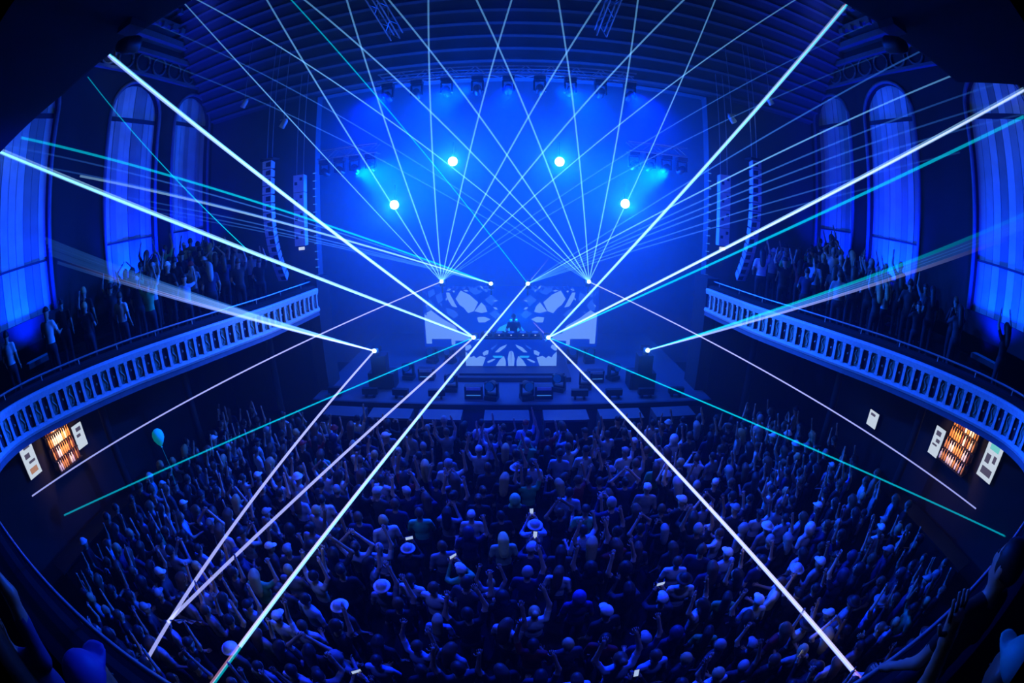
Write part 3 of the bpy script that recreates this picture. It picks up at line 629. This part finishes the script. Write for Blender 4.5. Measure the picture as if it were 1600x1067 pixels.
beam('B', (11.45, 2.89, 1.80), 'beam_lilac', 0.018, 'thin lilac laser beam from the right display end towards the right bar', 0.02)
beam((-8.4, 11.6, 6.5), (-11.35, 6.29, 12.48), 'beam_teal', 0.014, 'faint teal laser beam crossing the left windows alone', 0.014)

# ------------------------------------------------------------------ bars under the balcony
bot_me = []
for prof, m in (([(.035, 0), (.038, .02), (.038, .17), (.014, .22), (.013, .28), (.016, .29)], 'bottle_amber'), ([(.042, 0), (.044, .02), (.044, .15), (.018, .2), (.016, .25), (.02, .26)], 'bottle_clear'), ([(.032, 0), (.034, .02), (.032, .19), (.012, .24), (.011, .3), (.014, .31)], 'bottle_dark')):
    me = MB().lathe(prof, 9).mesh('bottle', True); me.materials.append(MATS[m]); bot_me.append((me, m[7:]))
def bar(s_, y0, y1, zt, side, boards):
    xw = s_ * 11.4
    sh = empty('bottle_shelf', (xw, 0, 0)); tag(sh, 'stepped back shelf glowing warm behind the %s bar' % side, 'shelf')
    MB().box((0, (y0 + y1) / 2, zt - 0.35), (0.06, y1 - y0, 1.3)).build('back_board', 'wood_dark', sh)
    for k in range(4):
        z = zt - 0.95 + k * 0.3; d = 0.42 - 0.09 * k
        MB().box((-s_ * d / 2, (y0 + y1) / 2, z - 0.02), (d, y1 - y0, 0.03)).build('shelf_board', 'wood_dark', sh)
        n = 11
        for j in range(n):
            me, kind = bot_me[random.choice((0, 0, 1, 1, 2))]; y = y0 + 0.08 + (y1 - y0 - 0.16) * (j + random.uniform(-.04, .04)) / (n - 1)
            o = link('bottle', me); o.location = (xw - s_ * (d - 0.07), max(y0 + 0.05, min(y1 - 0.05, y)), z - 0.003)
            tag(o, '%s glass bottle on the %s bar shelf, %s tier, %s from the stage' % (kind, side, ('lowest', 'second', 'third', 'top')[k], nth(n - j)), 'bottle', 'bottles on the %s bar' % side)
    light('AREA', (-s_ * 0.9, (y0 + y1) / 2, zt + 0.25), 16, (1.0, 0.55, 0.3), aim=(0.2 * s_ , (y0 + y1) / 2, zt - 0.5), size=(0.2, 1.2), parent=sh, name='shelf_lamp')
    c = empty('bar_counter', (s_ * 10.2, (y0 + y1) / 2, 0)); tag(c, 'long dark bar counter under the %s balcony' % side, 'counter')
    MB().box((0, 0, 0.53), (0.5, 4.6, 1.06)).build('front', 'wood_dark', c); MB().box((0, 0, 1.09), (0.7, 4.8, 0.06)).build('counter_top', 'wood_dark', c)
    for i, (ya, yb, za, zb, lab, art) in enumerate(boards):
        b = empty('menu_board', (xw - s_ * 0.06, (ya + yb) / 2, (za + zb) / 2)); tag(b, lab, 'sign', 'lit menu boards')
        w, h = yb - ya, zb - za
        MB().box((0, 0, 0), (0.08, w, h)).build('light_box', 'menu_white', b)
        MB().box((s_ * 0.03, 0, 0), (0.06, w + 0.04, h + 0.04)).build('frame', 'black_metal', b)
        for (cy_, cz, cw, ch, m) in art: MB().box((-s_ * 0.045, cy_ * w, cz * h), (0.012, cw * w, ch * h)).build('print', m, b)
lines = [(0.05, 0.3, 0.5, 0.16, 'menu_grey'), (-0.1, 0.05, 0.4, 0.12, 'menu_grey'), (0.1, -0.12, 0.5, 0.06, 'menu_grey'), (0.0, -0.33, 0.6, 0.14, 'menu_peach')]
bar(-1, 3.75, 4.75, 3.45, 'left', [(2.75, 3.25, 2.75, 3.75, 'tall backlit menu board at the near end of the left bar', lines), (4.85, 5.25, 2.55, 3.2, 'small backlit menu board at the stage end of the left bar', lines[:2])])
bar(1, 3.75, 4.9, 3.35, 'right', [(2.8, 3.4, 2.6, 3.75, 'tall backlit menu board with teal picture by the right bar', [(0, 0.25, 0.6, 0.18, 'menu_teal'), (0.2, -0.05, 0.3, 0.2, 'menu_grey'), (-0.22, 0.0, 0.2, 0.16, 'menu_grey'), (0, -0.32, 0.7, 0.16, 'menu_grey')]), (5.05, 5.45, 2.2, 3.0, 'small backlit menu board at the stage end of the right bar', lines[:3]), (7.95, 8.4, 1.7, 2.2, 'little lit sign on the wall beyond the right bar', lines[:1])])

# ------------------------------------------------------------------ people
def surface_net(F, h, org):
    s = F < 0; nx, ny, nz = F.shape
    c = [(i, j, k) for i in (0, 1) for j in (0, 1) for k in (0, 1)]
    cnt = sum(s[i:nx - 1 + i, j:ny - 1 + j, k:nz - 1 + k].astype(np.int8) for i, j, k in c)
    act = (cnt > 0) & (cnt < 8); idx = -np.ones(act.shape, int); I = np.argwhere(act); idx[act] = np.arange(len(I))
    acc = np.zeros((len(I), 3)); num = np.zeros(len(I))
    for a in range(8):
        for b in range(a + 1, 8):
            d = np.abs(np.array(c[a]) - np.array(c[b]))
            if d.sum() != 1: continue
            fa = F[I[:, 0] + c[a][0], I[:, 1] + c[a][1], I[:, 2] + c[a][2]]; fb = F[I[:, 0] + c[b][0], I[:, 1] + c[b][1], I[:, 2] + c[b][2]]
            m = (fa < 0) != (fb < 0); t = np.where(m, fa / np.where(m, fa - fb, 1), 0)
            p = np.array(c[a])[None] + t[:, None] * (np.array(c[b]) - np.array(c[a]))[None]
            acc += np.where(m[:, None], p, 0); num += m
    V = (I + acc / num[:, None]) * h + org; Q = []
    for ax in range(3):
        u, v = (ax + 1) % 3, (ax + 2) % 3
        s0 = np.take(s, range(0, s.shape[ax] - 1), ax); s1 = np.take(s, range(1, s.shape[ax]), ax)
        E = np.argwhere(s0 != s1); E = E[(E[:, u] > 0) & (E[:, v] > 0) & (E[:, u] < s.shape[u] - 1) & (E[:, v] < s.shape[v] - 1)]
        if not len(E): continue
        def at(du, dv):
            q = E.copy(); q[:, u] += du; q[:, v] += dv; return idx[q[:, 0], q[:, 1], q[:, 2]]
        quad = np.stack([at(-1, -1), at(0, -1), at(0, 0), at(-1, 0)], 1)
        fl = ~s0[E[:, 0], E[:, 1], E[:, 2]]; quad[fl] = quad[fl][:, ::-1]; Q.append(quad)
    return V, np.concatenate(Q)
def rcone(P, a, b, ra, rb):
    a, b = np.array(a, float), np.array(b, float); ab = b - a; t = np.clip(((P - a) @ ab) / max(ab @ ab, 1e-9), 0, 1)
    return np.linalg.norm(P - a - t[..., None] * ab, axis=-1) - (ra + (rb - ra) * t)
def ell(P, c, r):
    r = np.array(r); q = (P - np.array(c)) / r; k = np.linalg.norm(q, axis=-1); g = np.linalg.norm(q / r, axis=-1)
    return k * (k - 1) / np.maximum(g, 1e-6)
SKIN, TOP, PANTS, SHOE = 0, 1, 2, 3
def prims(pose):
    p = [(SKIN, 'e', (0, 0.02, 1.60), (.078, .097, .118)), (SKIN, 'c', (0, .105, 1.595), (0, .128, 1.575), .014, .018),
         (SKIN, 'c', (-.082, 0.01, 1.60), (-.084, .0, 1.57), .02, .014), (SKIN, 'c', (.082, 0.01, 1.60), (.084, .0, 1.57), .02, .014), (SKIN, 'c', (0, .07, 1.51), (0, .085, 1.52), .03, .03),
         (SKIN, 'c', (0, -.01, 1.40), (0, .01, 1.54), .056, .05),
         (TOP, 'e', (0, 0, 1.25), (.172, .112, .2)), (TOP, 'e', (0, 0, 1.04), (.15, .105, .18)), (PANTS, 'e', (0, -.005, .9), (.165, .115, .12)),
         (TOP, 'c', (-.15, 0, 1.385), (.15, 0, 1.385), .058, .058)]
    for s_ in (-1, 1):
        el, wr = pose['L' if s_ < 0 else 'R']; el = np.array(el) * (s_, 1, 1); wr = np.array(wr) * (s_, 1, 1); sh = np.array((s_ * .185, 0, 1.375))
        mid = sh + (el - sh) * .6; d = (wr - el) / np.linalg.norm(wr - el); hand = wr + d * .085
        p += [(TOP, 'c', sh, mid, .056, .05), (TOP if pose.get('long') else SKIN, 'c', mid, el, .046, .042), (TOP if pose.get('long') else SKIN, 'c', el, wr, .041, .029), (SKIN, 'c', wr, hand, .029, .034)]
        k = (s_ * .1, pose.get('knee', .03), .5)
        p += [(PANTS, 'c', (s_ * .09, 0, .88), k, .088, .062), (PANTS, 'c', k, (s_ * .105, -.03, .1), .06, .045), (SHOE, 'c', (s_ * .105, -.04, .055), (s_ * .12, .15, .04), .05, .038)]
    return p
def evalp(P, q):
    return ell(P, q[2], q[3]) if q[1] == 'e' else rcone(P, q[2], q[3], q[4], q[5])
def smin(a, b, k):
    t = np.clip(.5 + .5 * (b - a) / k, 0, 1); return b + (a - b) * t - k * t * (1 - t)
def fingers(pose):
    """five tapered, bent fingers per hand, rooted inside the palm"""
    mb = MB()
    for s_ in (-1, 1):
        el, wr = pose['L' if s_ < 0 else 'R']; el = Vector(el) * 1; wr = Vector(wr) * 1; el.x *= s_; wr.x *= s_
        d = (wr - el).normalized(); side = d.cross(Vector((0, 1, 0)) if abs(d.y) < .8 else Vector((0, 0, 1))).normalized(); n = side.cross(d).normalized()
        if n.y < 0: n = -n
        curl = pose.get('curl', .35)
        for k, ln in enumerate((.075, .085, .08, .065)):
            o = wr + d * .085 + side * (.03 - .02 * k); mid = o + d * ln * .55 + side * (.006 - .004 * k); tip = mid + (d * math.cos(curl * 2) + n * math.sin(curl * 2)) * ln * .5
            mb.tube([o, mid, tip], .0095, 5, .006)
        o = wr + d * .03 + side * .022 * (1 if s_ > 0 else 1); mb.tube([o, o + side * .04 + d * .03, o + side * .05 + d * .065 + n * .01], .011, 5, .007)
    for s_ in (-1, 1): mb.lathe([(.001, -.012), (.011, -.004), (.011, .004), (.001, .012)], 6, Matrix.Translation((s_ * .032, .106, 1.618)))
    mb.box((0, .112, 1.54), (.045, .012, .008))
    return mb
def body_mesh(name, pose, h, crowd=False):
    pr = prims(pose); pts = np.array([q[2] for q in pr] + [q[3] for q in pr if q[1] == 'c'])
    lo = pts.min(0) - .2; hi = pts.max(0) + .2; lo[2] = -.05
    g = [np.arange(lo[i], hi[i] + h, h) for i in range(3)]; P = np.stack(np.meshgrid(*g, indexing='ij'), -1)
    F = None
    for q in pr:
        d = evalp(P, q); F = d if F is None else smin(F, d, .028)
    F = np.where(F == 0, 1e-6, F)
    V, Q = surface_net(F, h, lo)
    C = V[Q].mean(1); D = np.stack([evalp(C, q) for q in pr], 1); slot = np.array([q[0] for q in pr])[D.argmin(1)]
    if not crowd:
        fb = fingers(pose); nv = len(V)
        me = bpy.data.meshes.new(name)
        me.from_pydata(V.tolist() + fb.v, [], Q.tolist() + [tuple(i + nv for i in f) for f in fb.f])
        sl = np.concatenate([slot, np.zeros(len(fb.f), int)]); sl[-46:] = SHOE
        for m in ('skin', 'top', 'trousers', 'shoe'): me.materials.append(MATS[m])
        me.polygons.foreach_set('material_index', sl.astype(np.int32)); me.polygons.foreach_set('use_smooth', [True] * len(me.polygons)); me.update()
        return me
    return V, Q, slot
POSES = {
 'arms down': dict(L=((.25, -.02, 1.1), (.24, .12, .88)), R=((.25, -.02, 1.1), (.24, .12, .88))),
 'both arms raised': dict(L=((.3, .08, 1.6), (.24, .12, 1.88)), R=((.28, .1, 1.62), (.2, .14, 1.9)), curl=.2),
 'right arm raised': dict(L=((.25, 0, 1.12), (.2, .2, 1.0)), R=((.24, .1, 1.65), (.16, .16, 1.93)), curl=.2),
 'left arm raised': dict(L=((.27, .12, 1.62), (.22, .16, 1.9)), R=((.26, .02, 1.12), (.14, .22, 1.1)), curl=.15),
 'hands held forward': dict(L=((.22, .2, 1.24), (.08, .34, 1.48)), R=((.22, .2, 1.24), (.08, .34, 1.48)), curl=.7, long=1),
 'hands clasped overhead': dict(L=((.33, .04, 1.62), (.1, .06, 1.86)), R=((.33, .04, 1.62), (.1, .06, 1.86)), curl=.5),
 'fist pumped': dict(L=((.27, -.05, 1.12), (.25, .16, 1.2)), R=((.34, .1, 1.45), (.3, .16, 1.74)), curl=.9, knee=.08),
 'arms folded': dict(L=((.25, .08, 1.12), (.0, .2, 1.15)), R=((.25, .08, 1.12), (.02, .19, 1.2)), curl=.5, long=1),
 'leaning forward': dict(L=((.27, .1, 1.12), (.22, .34, 1.14)), R=((.27, .1, 1.12), (.22, .34, 1.14)), curl=.4),
}
PN = list(POSES); BODY = {k: body_mesh('person', POSES[k], .026) for k in PN}; LOW = {k: body_mesh('p', POSES[k], .04, True) for k in PN}
def hair_mesh(kind, h=.02):
    c = np.array((0, .02, 1.60)); lo = np.array((-.3, -.3, 1.1)); hi = np.array((.3, .36, 1.85)); g = [np.arange(lo[i], hi[i], h) for i in range(3)]; P = np.stack(np.meshgrid(*g, indexing='ij'), -1)
    face = ell(P, (0, .13, 1.56), (.085, .1, .12)); cap = ell(P, (0, .012, 1.61), (.09, .108, .125))
    low = 1.56 - P[..., 2]
    if kind == 'short': F = np.maximum(np.maximum(cap, -face), low)
    elif kind == 'long': F = np.maximum(smin(np.maximum(cap, low - .02), np.maximum(smin(rcone(P, (0, -.055, 1.6), (0, -.13, 1.28), .085, .07), rcone(P, (0, -.05, 1.6), (0, -.11, 1.36), .1, .09), .03), -ell(P, (0, .06, 1.53), (.088, .09, .13))), .03), -face)
    elif kind == 'bun': F = smin(np.maximum(np.maximum(cap, -face), low), rcone(P, (0, -.09, 1.69), (0, -.1, 1.7), .05, .05), .02)
    elif kind == 'cap': F = smin(np.maximum(ell(P, (0, .01, 1.63), (.094, .112, .12)), 1.625 - P[..., 2]), np.maximum(ell(P, (0, .10, 1.635), (.08, .105, .016)), -P[..., 1]), .012)
    elif kind == 'bucket hat': F = np.minimum(np.maximum(ell(P, (0, .01, 1.63), (.098, .115, .125)), 1.63 - P[..., 2]), ell(P, (0, .01, 1.63), (.16, .175, .024)))
    elif kind == 'hood': F = smin(np.maximum(ell(P, (0, -.01, 1.6), (.115, .13, .15)), -ell(P, (0, .15, 1.58), (.085, .12, .12))), rcone(P, (-.08, -.02, 1.44), (.08, -.02, 1.44), .06, .06), .05)
    F = np.where(F == 0, 1e-6, F); return surface_net(F, h, lo)
HK = ('short', 'long', 'bun', 'cap', 'bucket hat', 'hood'); HAIR = {}; HLOW = {}
for k in HK:
    V, Q = hair_mesh(k); nm = 'hair' if k in ('short', 'long', 'bun') else k.replace(' ', '_')
    me = bpy.data.meshes.new(nm); me.from_pydata(V.tolist(), [], Q.tolist()); me.materials.append(MATS['hair']); me.polygons.foreach_set('use_smooth', [True] * len(me.polygons)); HAIR[k] = (nm, me)
    HLOW[k] = hair_mesh(k, .034)
TOPS = [('black', (.012, .012, .016), 34), ('charcoal', (.05, .05, .06), 16), ('navy', (.02, .03, .09), 12), ('white', (.8, .8, .8), 13), ('grey', (.3, .3, .32), 11), ('maroon', (.25, .02, .03), 3), ('green', (.1, .5, .2), 3), ('light-blue', (.4, .55, .8), 8)]
HCOL = [('black', (.02, .018, .018), 40), ('brown', (.12, .06, .035), 34), ('blond', (.55, .4, .2), 12), ('grey', (.35, .34, .33), 5)]
HATC = [('black', (.015, .015, .018), 40), ('white', (.8, .8, .8), 25), ('grey', (.3, .3, .3), 15), ('red', (.4, .03, .03), 6), ('pale', (.55, .6, .65), 14)]
def pick(t): return random.choices(t, [q[2] for q in t])[0]
def rand_person():
    top = pick(TOPS); hk = random.choices(HK, (42, 28, 5, 13, 6, 5))[0]; hc = pick(HCOL if hk in ('short', 'long', 'bun') else HATC)
    if hk == 'hood': hc = top
    pose = random.choices(PN, (30, 12, 12, 10, 9, 5, 12, 6, 4))[0]
    return dict(top=top, hk=hk, hc=hc, pose=pose)
def phrase(d):
    hk = d['hk']; h = {'short': 'short %s hair', 'long': 'long %s hair', 'bun': '%s hair bun'}.get(hk, '%s ' + hk) % d['hc'][0]
    return 'person, %s top, %s, %s' % (d['top'][0], h, d['pose'])
def put_person(d, loc, rz, sc, label, group, lean=0.0, cat='person'):
    o = link('person', d.get('mesh') or BODY[d['pose']]); o.location = loc; o.rotation_euler = (lean, 0, rz); o.scale = (sc, sc, sc); o.color = (*d['top'][1], 1)
    nm, me = HAIR[d['hk']]; h = link(nm, me, None, o); h.color = (*d['hc'][1], 1)
    tag(o, label, cat, group); return o
people = []   # every one: dict, x, y, z, rz, scale, label parts
SPEC = [ # distinctive members of the floor crowd
 (-.15, 5.59, 'pale green', (.45, .6, .35), 'long', 'pale yellow-green', (.75, .85, .35), 'arms down', 'person with very long pale yellow-green hair mid-floor'),
 (.06, 6.84, 'black', (.012, .012, .016), 'hood', 'light green', (.25, .75, .4), 'arms down', 'person wearing a pointed light green hood mid-floor'),
 (.42, 6.03, 'pale blue', (.4, .55, .8), 'bucket hat', 'pale', (.5, .6, .75), 'hands held forward', 'person in pale blue top and pale wide hat mid-floor'),
 (-3.61, 3.1, 'white', (.9, .88, .9), 'cap', 'pale', (.5, .6, .75), 'arms down', 'broad person in white t-shirt and pale cap, lower left floor'),
 (-1.65, 4.52, 'white', (.9, .85, .9), 'short', 'black', (.02, .02, .02), 'arms down', 'person in white t-shirt with short dark hair, left of centre floor'),
 (-2.07, 4.31, 'grey', (.3, .3, .35), 'bucket hat', 'white', (.85, .8, .85), 'right arm raised', 'person in white bucket hat beside the white t-shirt'),
 (3.94, 3.44, 'pale', (.5, .6, .7), 'cap', 'white', (.8, .85, .85), 'arms down', 'person in white cap and pale top, lower right floor'),
 (2.33, 3.9, 'black', (.02, .02, .03), 'cap', 'white', (.75, .85, .9), 'hands held forward', 'person in white cap holding hands up, right of centre floor'),
 (-.79, 8.7, 'white', (.75, .8, .9), 'cap', 'pale', (.6, .7, .9), 'both arms raised', 'person in white with both arms up near the stage'),
 (.46, 8.15, 'white', (.8, .8, .9), 'short', 'brown', (.1, .06, .04), 'arms down', 'person in loose white t-shirt near the stage centre'),
 (1.04, 4.23, 'navy', (.03, .04, .2), 'hood', 'navy', (.05, .07, .35), 'arms down', 'person in navy hooded top, lower centre floor'),
 (.33, 3.94, 'white', (.8, .9, .9), 'bun', 'blond', (.55, .4, .2), 'right arm raised', 'person in white strap top waving one arm, lower centre floor'),
 (-1.79, 6.23, 'bright green', (.1, .7, .35), 'short', 'brown', (.1, .06, .04), 'arms folded', 'person in bright green top left of the green hood'),
 (2.86, 6.97, 'grey', (.3, .3, .3), 'cap', 'white', (.8, .85, .9), 'arms down', 'person in white backward cap, right mid-floor'),
 (1.43, 6.36, 'bright green', (.2, .75, .4), 'cap', 'black', (.02, .02, .02), 'fist pumped', 'person in bright green top pumping a fist, right of centre'),
 (1.18, 7.02, 'pale blue', (.4, .55, .8), 'short', 'black', (.02, .02, .02), 'arms down', 'person in pale blue shirt right of the wide hat'),
 (-4.72, 8.16, 'bright green', (.1, .7, .4), 'long', 'brown', (.1, .06, .04), 'arms down', 'person in bright green top near the left of the stage'),
 (-5.36, 3.2, 'pale blue', (.4, .55, .85), 'short', 'black', (.02, .02, .02), 'both arms raised', 'person in pale blue with both arms up beneath the lilac beams'),
 (-4.9, 2.0, 'black', (.012, .012, .016), 'cap', 'black', (.02, .02, .02), 'right arm raised', 'person in black holding up an orange fan, lower left floor'),
 (-2.79, 5.15, 'white', (.7, .7, .75), 'bun', 'brown', (.1, .06, .04), 'hands clasped overhead', 'person in white with hands clasped overhead, left mid-floor'),
 (10.0 - 2.2, 4.0, 'white', (.85, .9, .95), 'cap', 'white', (.85, .9, .95), 'arms down', 'person in white cap and white top near the right bar'),
 (8.2, 6.1, 'bright blue', (.05, .25, .9), 'short', 'brown', (.1, .06, .04), 'both arms raised', 'person in bright blue top dancing by the right bar'),
]
for (x, y, tn_, tc_, hk, hn, hc_, pose, lab) in SPEC:
    people.append(dict(d=dict(top=(tn_, tc_), hk=hk, hc=(hn, hc_), pose=pose), p=(x, y, 0.0), rz=random.uniform(-.2, .2), s=1.0, label=lab, g='people on the floor', force=1))
row = 0; y = 1.15
while y < 10.3:
    row += 1; xmax = 9.3 if y > 2.2 else 6.5 + y * 1.1; xs = []
    x = -xmax + random.uniform(0, .3)
    while x < xmax:
        xs.append(x); x += .52 + random.uniform(-.06, .08)
    j = 0
    for x in xs:
        px, py = x + random.uniform(-.05, .05), y + random.uniform(-.1, .1)
        if any((px - q['p'][0]) ** 2 + (py - q['p'][1]) ** 2 < .42 ** 2 for q in people): continue
        if any(abs(px - s_ * cx) < .5 and abs(py - cy_) < .5 for s_ in (-1, 1) for cx, cy_ in ((9.4, 8.6), (10.2, 5.6), (7.9, 11.6))): continue
        if abs(px) > 8.6 and random.random() < .25: continue
        j += 1; d = rand_person()
        people.append(dict(d=d, p=(px, py, 0.0), rz=random.gauss(math.atan2(px, 15 - py) * .6, .35), s=random.gauss(1.0, .045), label='%s, %s floor row, %s from left' % (phrase(d), nth(row), nth(j)), g='people on the floor'))
    y += .52
for s_ in (-1, 1):
    for k in range(1, 7):
        L = 1.2 + random.uniform(0, .4); j = 0
        while L < 17.5:
            p, n = along(L, (DEPTH[k] + DEPTH[k + 1]) / 2); L += random.uniform(.5, .85) if k > 1 else random.uniform(.8, 1.4)
            if abs(p.x) > 10.55 or p.y > 12.0 or p.y < 1.9: continue
            j += 1; d = rand_person(); px = p.x if s_ < 0 else -p.x
            people.append(dict(d=d, p=(px, p.y, STEPZ[k]), rz=-s_ * random.uniform(.1, .9), s=random.gauss(.98, .05), label='%s, %s balcony %s step, %s from stage' % (phrase(d), 'left' if s_ < 0 else 'right', nth(k), nth(j)), g='people on the balcony'))
def dist(q): return math.dist(q['p'], (0, 0, 5.6)) - (100 if q.get('force') else 0)
people.sort(key=dist)
NI = 290
for q in people[:NI]:
    put_person(q['d'], q['p'], q['rz'], q['s'], q['label'], q['g'], lean=random.uniform(-.05, .03))
# the rest of the crowd: one mass
vv, qq, mm, cc = [], [], [], []; nv = 0
for q in people[NI:]:
    V, Q, S = LOW[q['d']['pose']]; HV, HQ = HLOW[q['d']['hk']]; c, s_ = math.cos(q['rz']), math.sin(q['rz'])
    T = np.array(((c, -s_, 0), (s_, c, 0), (0, 0, 1))) * q['s']
    for VV, QQ, mt, col in ((V, Q, S, q['d']['top'][1]), (HV, HQ, np.full(len(HQ), 4), q['d']['hc'][1])):
        vv.append(VV @ T.T + np.array(q['p'])); qq.append(QQ + nv); nv += len(VV); mm.append(mt); cc.append(np.tile(np.array((*col, 1.0)), (len(VV), 1)))
vv = np.concatenate(vv); qq = np.concatenate(qq); mm = np.concatenate(mm); cc = np.concatenate(cc)
cm = bpy.data.meshes.new('crowd'); cm.vertices.add(len(vv)); cm.vertices.foreach_set('co', vv.astype(np.float32).ravel())
cm.loops.add(len(qq) * 4); cm.loops.foreach_set('vertex_index', qq.astype(np.int32).ravel()); cm.polygons.add(len(qq)); cm.polygons.foreach_set('loop_start', np.arange(0, len(qq) * 4, 4, dtype=np.int32))
for m in ('crowd_skin', 'crowd_top', 'trousers', 'shoe', 'crowd_hair'): cm.materials.append(MATS[m])
cm.polygons.foreach_set('material_index', mm.astype(np.int32)); cm.polygons.foreach_set('use_smooth', np.ones(len(qq), bool)); cm.update(calc_edges=True); cm.validate()
ca = cm.color_attributes.new('Col', 'FLOAT_COLOR', 'POINT'); ca.data.foreach_set('color', cc.astype(np.float32).ravel())
crowd = link('crowd', cm); tag(crowd, 'packed mass of standing people farther back towards the stage', 'crowd', kind='stuff')

# performer behind the booth
put_person(dict(top=('black', (.02, .02, .03)), hk='cap', hc=('black', (.02, .02, .02)), pose='leaning forward'), (0.06, 15.2, SZ + 0.24), math.pi, 0.96, 'performer in dark top and cap leaning over the booth', None)
# people in the rear balcony right by the photographer
put_person(dict(top=('navy', (.05, .06, .2)), hk='cap', hc=('blue', (.06, .08, .5)), pose='arms down'), (-1.2, 0.0, 4.42), .4, .96, 'person in blue cap leaning at the rear rail, lower left corner', 'people by the rear rail')
put_person(dict(top=('navy', (.05, .06, .2)), hk='long', hc=('brown', (.1, .06, .04)), pose='right arm raised'), (-1.9, -.25, 4.42), .9, .98, 'person with one arm up by the rear rail, left edge', 'people by the rear rail')
hp = dict(L=((.25, 0, 1.12), (.2, .2, 1.0)), R=((.26, .12, 1.5), (.2, .2, 1.72)), curl=.12)
put_person(dict(top=('black', (.01, .01, .012)), hk='short', hc=('black', (.015, .015, .015)), pose='right arm raised', mesh=body_mesh('person', hp, .02)), (0.95, -.08, 4.42), -.1, 1.0, 'person raising an open hand by the rear rail, lower right', 'people by the rear rail')
put_person(dict(top=('black', (.01, .01, .012)), hk='short', hc=('black', (.01, .01, .01)), pose='arms down'), (1.98, .12, 4.42), -.3, 1.0, 'dark silhouetted person standing at the rear rail, right corner', 'people by the rear rail')
put_person(dict(top=('teal', (.05, .45, .4)), hk='cap', hc=('teal', (.05, .5, .42)), pose='arms down'), (1.5, -.26, 4.42), -.5, 1.0, 'person in teal sleeves and cap, bottom right corner', 'people by the rear rail')

# held and floating things
bl = empty('balloon', (-7.49, 5.45, 3.2)); tag(bl, 'round teal balloon floating over the left of the crowd', 'balloon')
MB().lathe([(.0, -.2), (.03, -.19), (.09, -.12), (.145, -.02), (.155, .06), (.13, .14), (.07, .19), (.0, .205)], 16).build('skin', 'balloon_teal_lit', bl, True)
MB().lathe([(.025, -.225), (.008, -.2), (.012, -.19)], 8).build('knot', 'balloon_teal_lit', bl); MB().tube([(0, 0, -.22), (.03, .02, -.7), (-.02, 0, -1.2)], .004, 4).build('string', 'balloon_teal_lit', bl)
hf = empty('hand_fan', (-4.72, 2.2, 2.12)); hf.rotation_euler = (R(50), R(20), R(40)); tag(hf, 'orange folding hand fan held up over the lower left crowd', 'fan')
for k in range(7):
    a0, a1 = R(20 + k * 20), R(20 + (k + 1) * 20); am = (a0 + a1) / 2; q = .012 * (1 if k % 2 else -1)
    MB().add([(.08 * math.cos(a0), 0, .08 * math.sin(a0)), (.3 * math.cos(a0), 0, .3 * math.sin(a0)), (.3 * math.cos(am), q * 2, .3 * math.sin(am)), (.3 * math.cos(a1), 0, .3 * math.sin(a1)), (.08 * math.cos(a1), 0, .08 * math.sin(a1)), (.08 * math.cos(am), q, .08 * math.sin(am))], [(0, 1, 2, 5), (5, 2, 3, 4)]).build('leaf_fold', 'fan_orange', hf)
    MB().tube([(0, .01, 0), (.3 * math.cos(a0), .01, .3 * math.sin(a0))], .006, 4).build('stick', 'wood_dark', hf)
ph = MB().box((0, 0, 0), (.075, .01, .15)).mesh('phone'); ph.materials.append(MATS['black_metal']); psm = MB().box((0, -.007, 0), (.068, .004, .14)).mesh('screen'); psm.materials.append(MATS['phone_screen'])
n = 0
for q in people[:NI] + people[NI:]:
    if q['d']['pose'] == 'hands held forward' and n < 13:
        n += 1; c, s_ = math.cos(q['rz']), math.sin(q['rz']); k = q['s']; lx, ly, lz = 0.0, .40 * k, 1.60 * k
        o = link('phone', ph); o.location = (q['p'][0] - s_ * ly, q['p'][1] + c * ly, q['p'][2] + lz); o.rotation_euler = (R(-18), R(90) if n % 2 else 0, q['rz'])
        link('screen', psm, None, o)
        tag(o, 'lit phone held by %s' % q['label'].replace('person, ', '').replace(', hands held forward', ''), 'phone', 'lit phones in the crowd')

# ------------------------------------------------------------------ haze in the air of the hall
for nm, y0, y1, den, lab in (('haze', -4.5, 10.4, 0.0035, 'thin blue-lit haze over the crowd'), ('haze', 10.45, 19.2, 0.034, 'denser blue-lit haze around the stage')):
    hz, N, L = new_mat('haze_%d' % (den * 1000))
    out = N.new('ShaderNodeOutputMaterial'); vsn = N.new('ShaderNodeVolumeScatter'); vsn.inputs['Color'].default_value = (1, 1, 1, 1); vsn.inputs['Density'].default_value = den; vsn.inputs['Anisotropy'].default_value = 0.5
    L.new(vsn.outputs[0], out.inputs['Volume'])
    tag(MB().box((0, (y0 + y1) / 2, 8.4), (22.99, y1 - y0, 16.78)).build(nm, 'haze_%d' % (den * 1000)), lab, 'haze', kind='stuff')
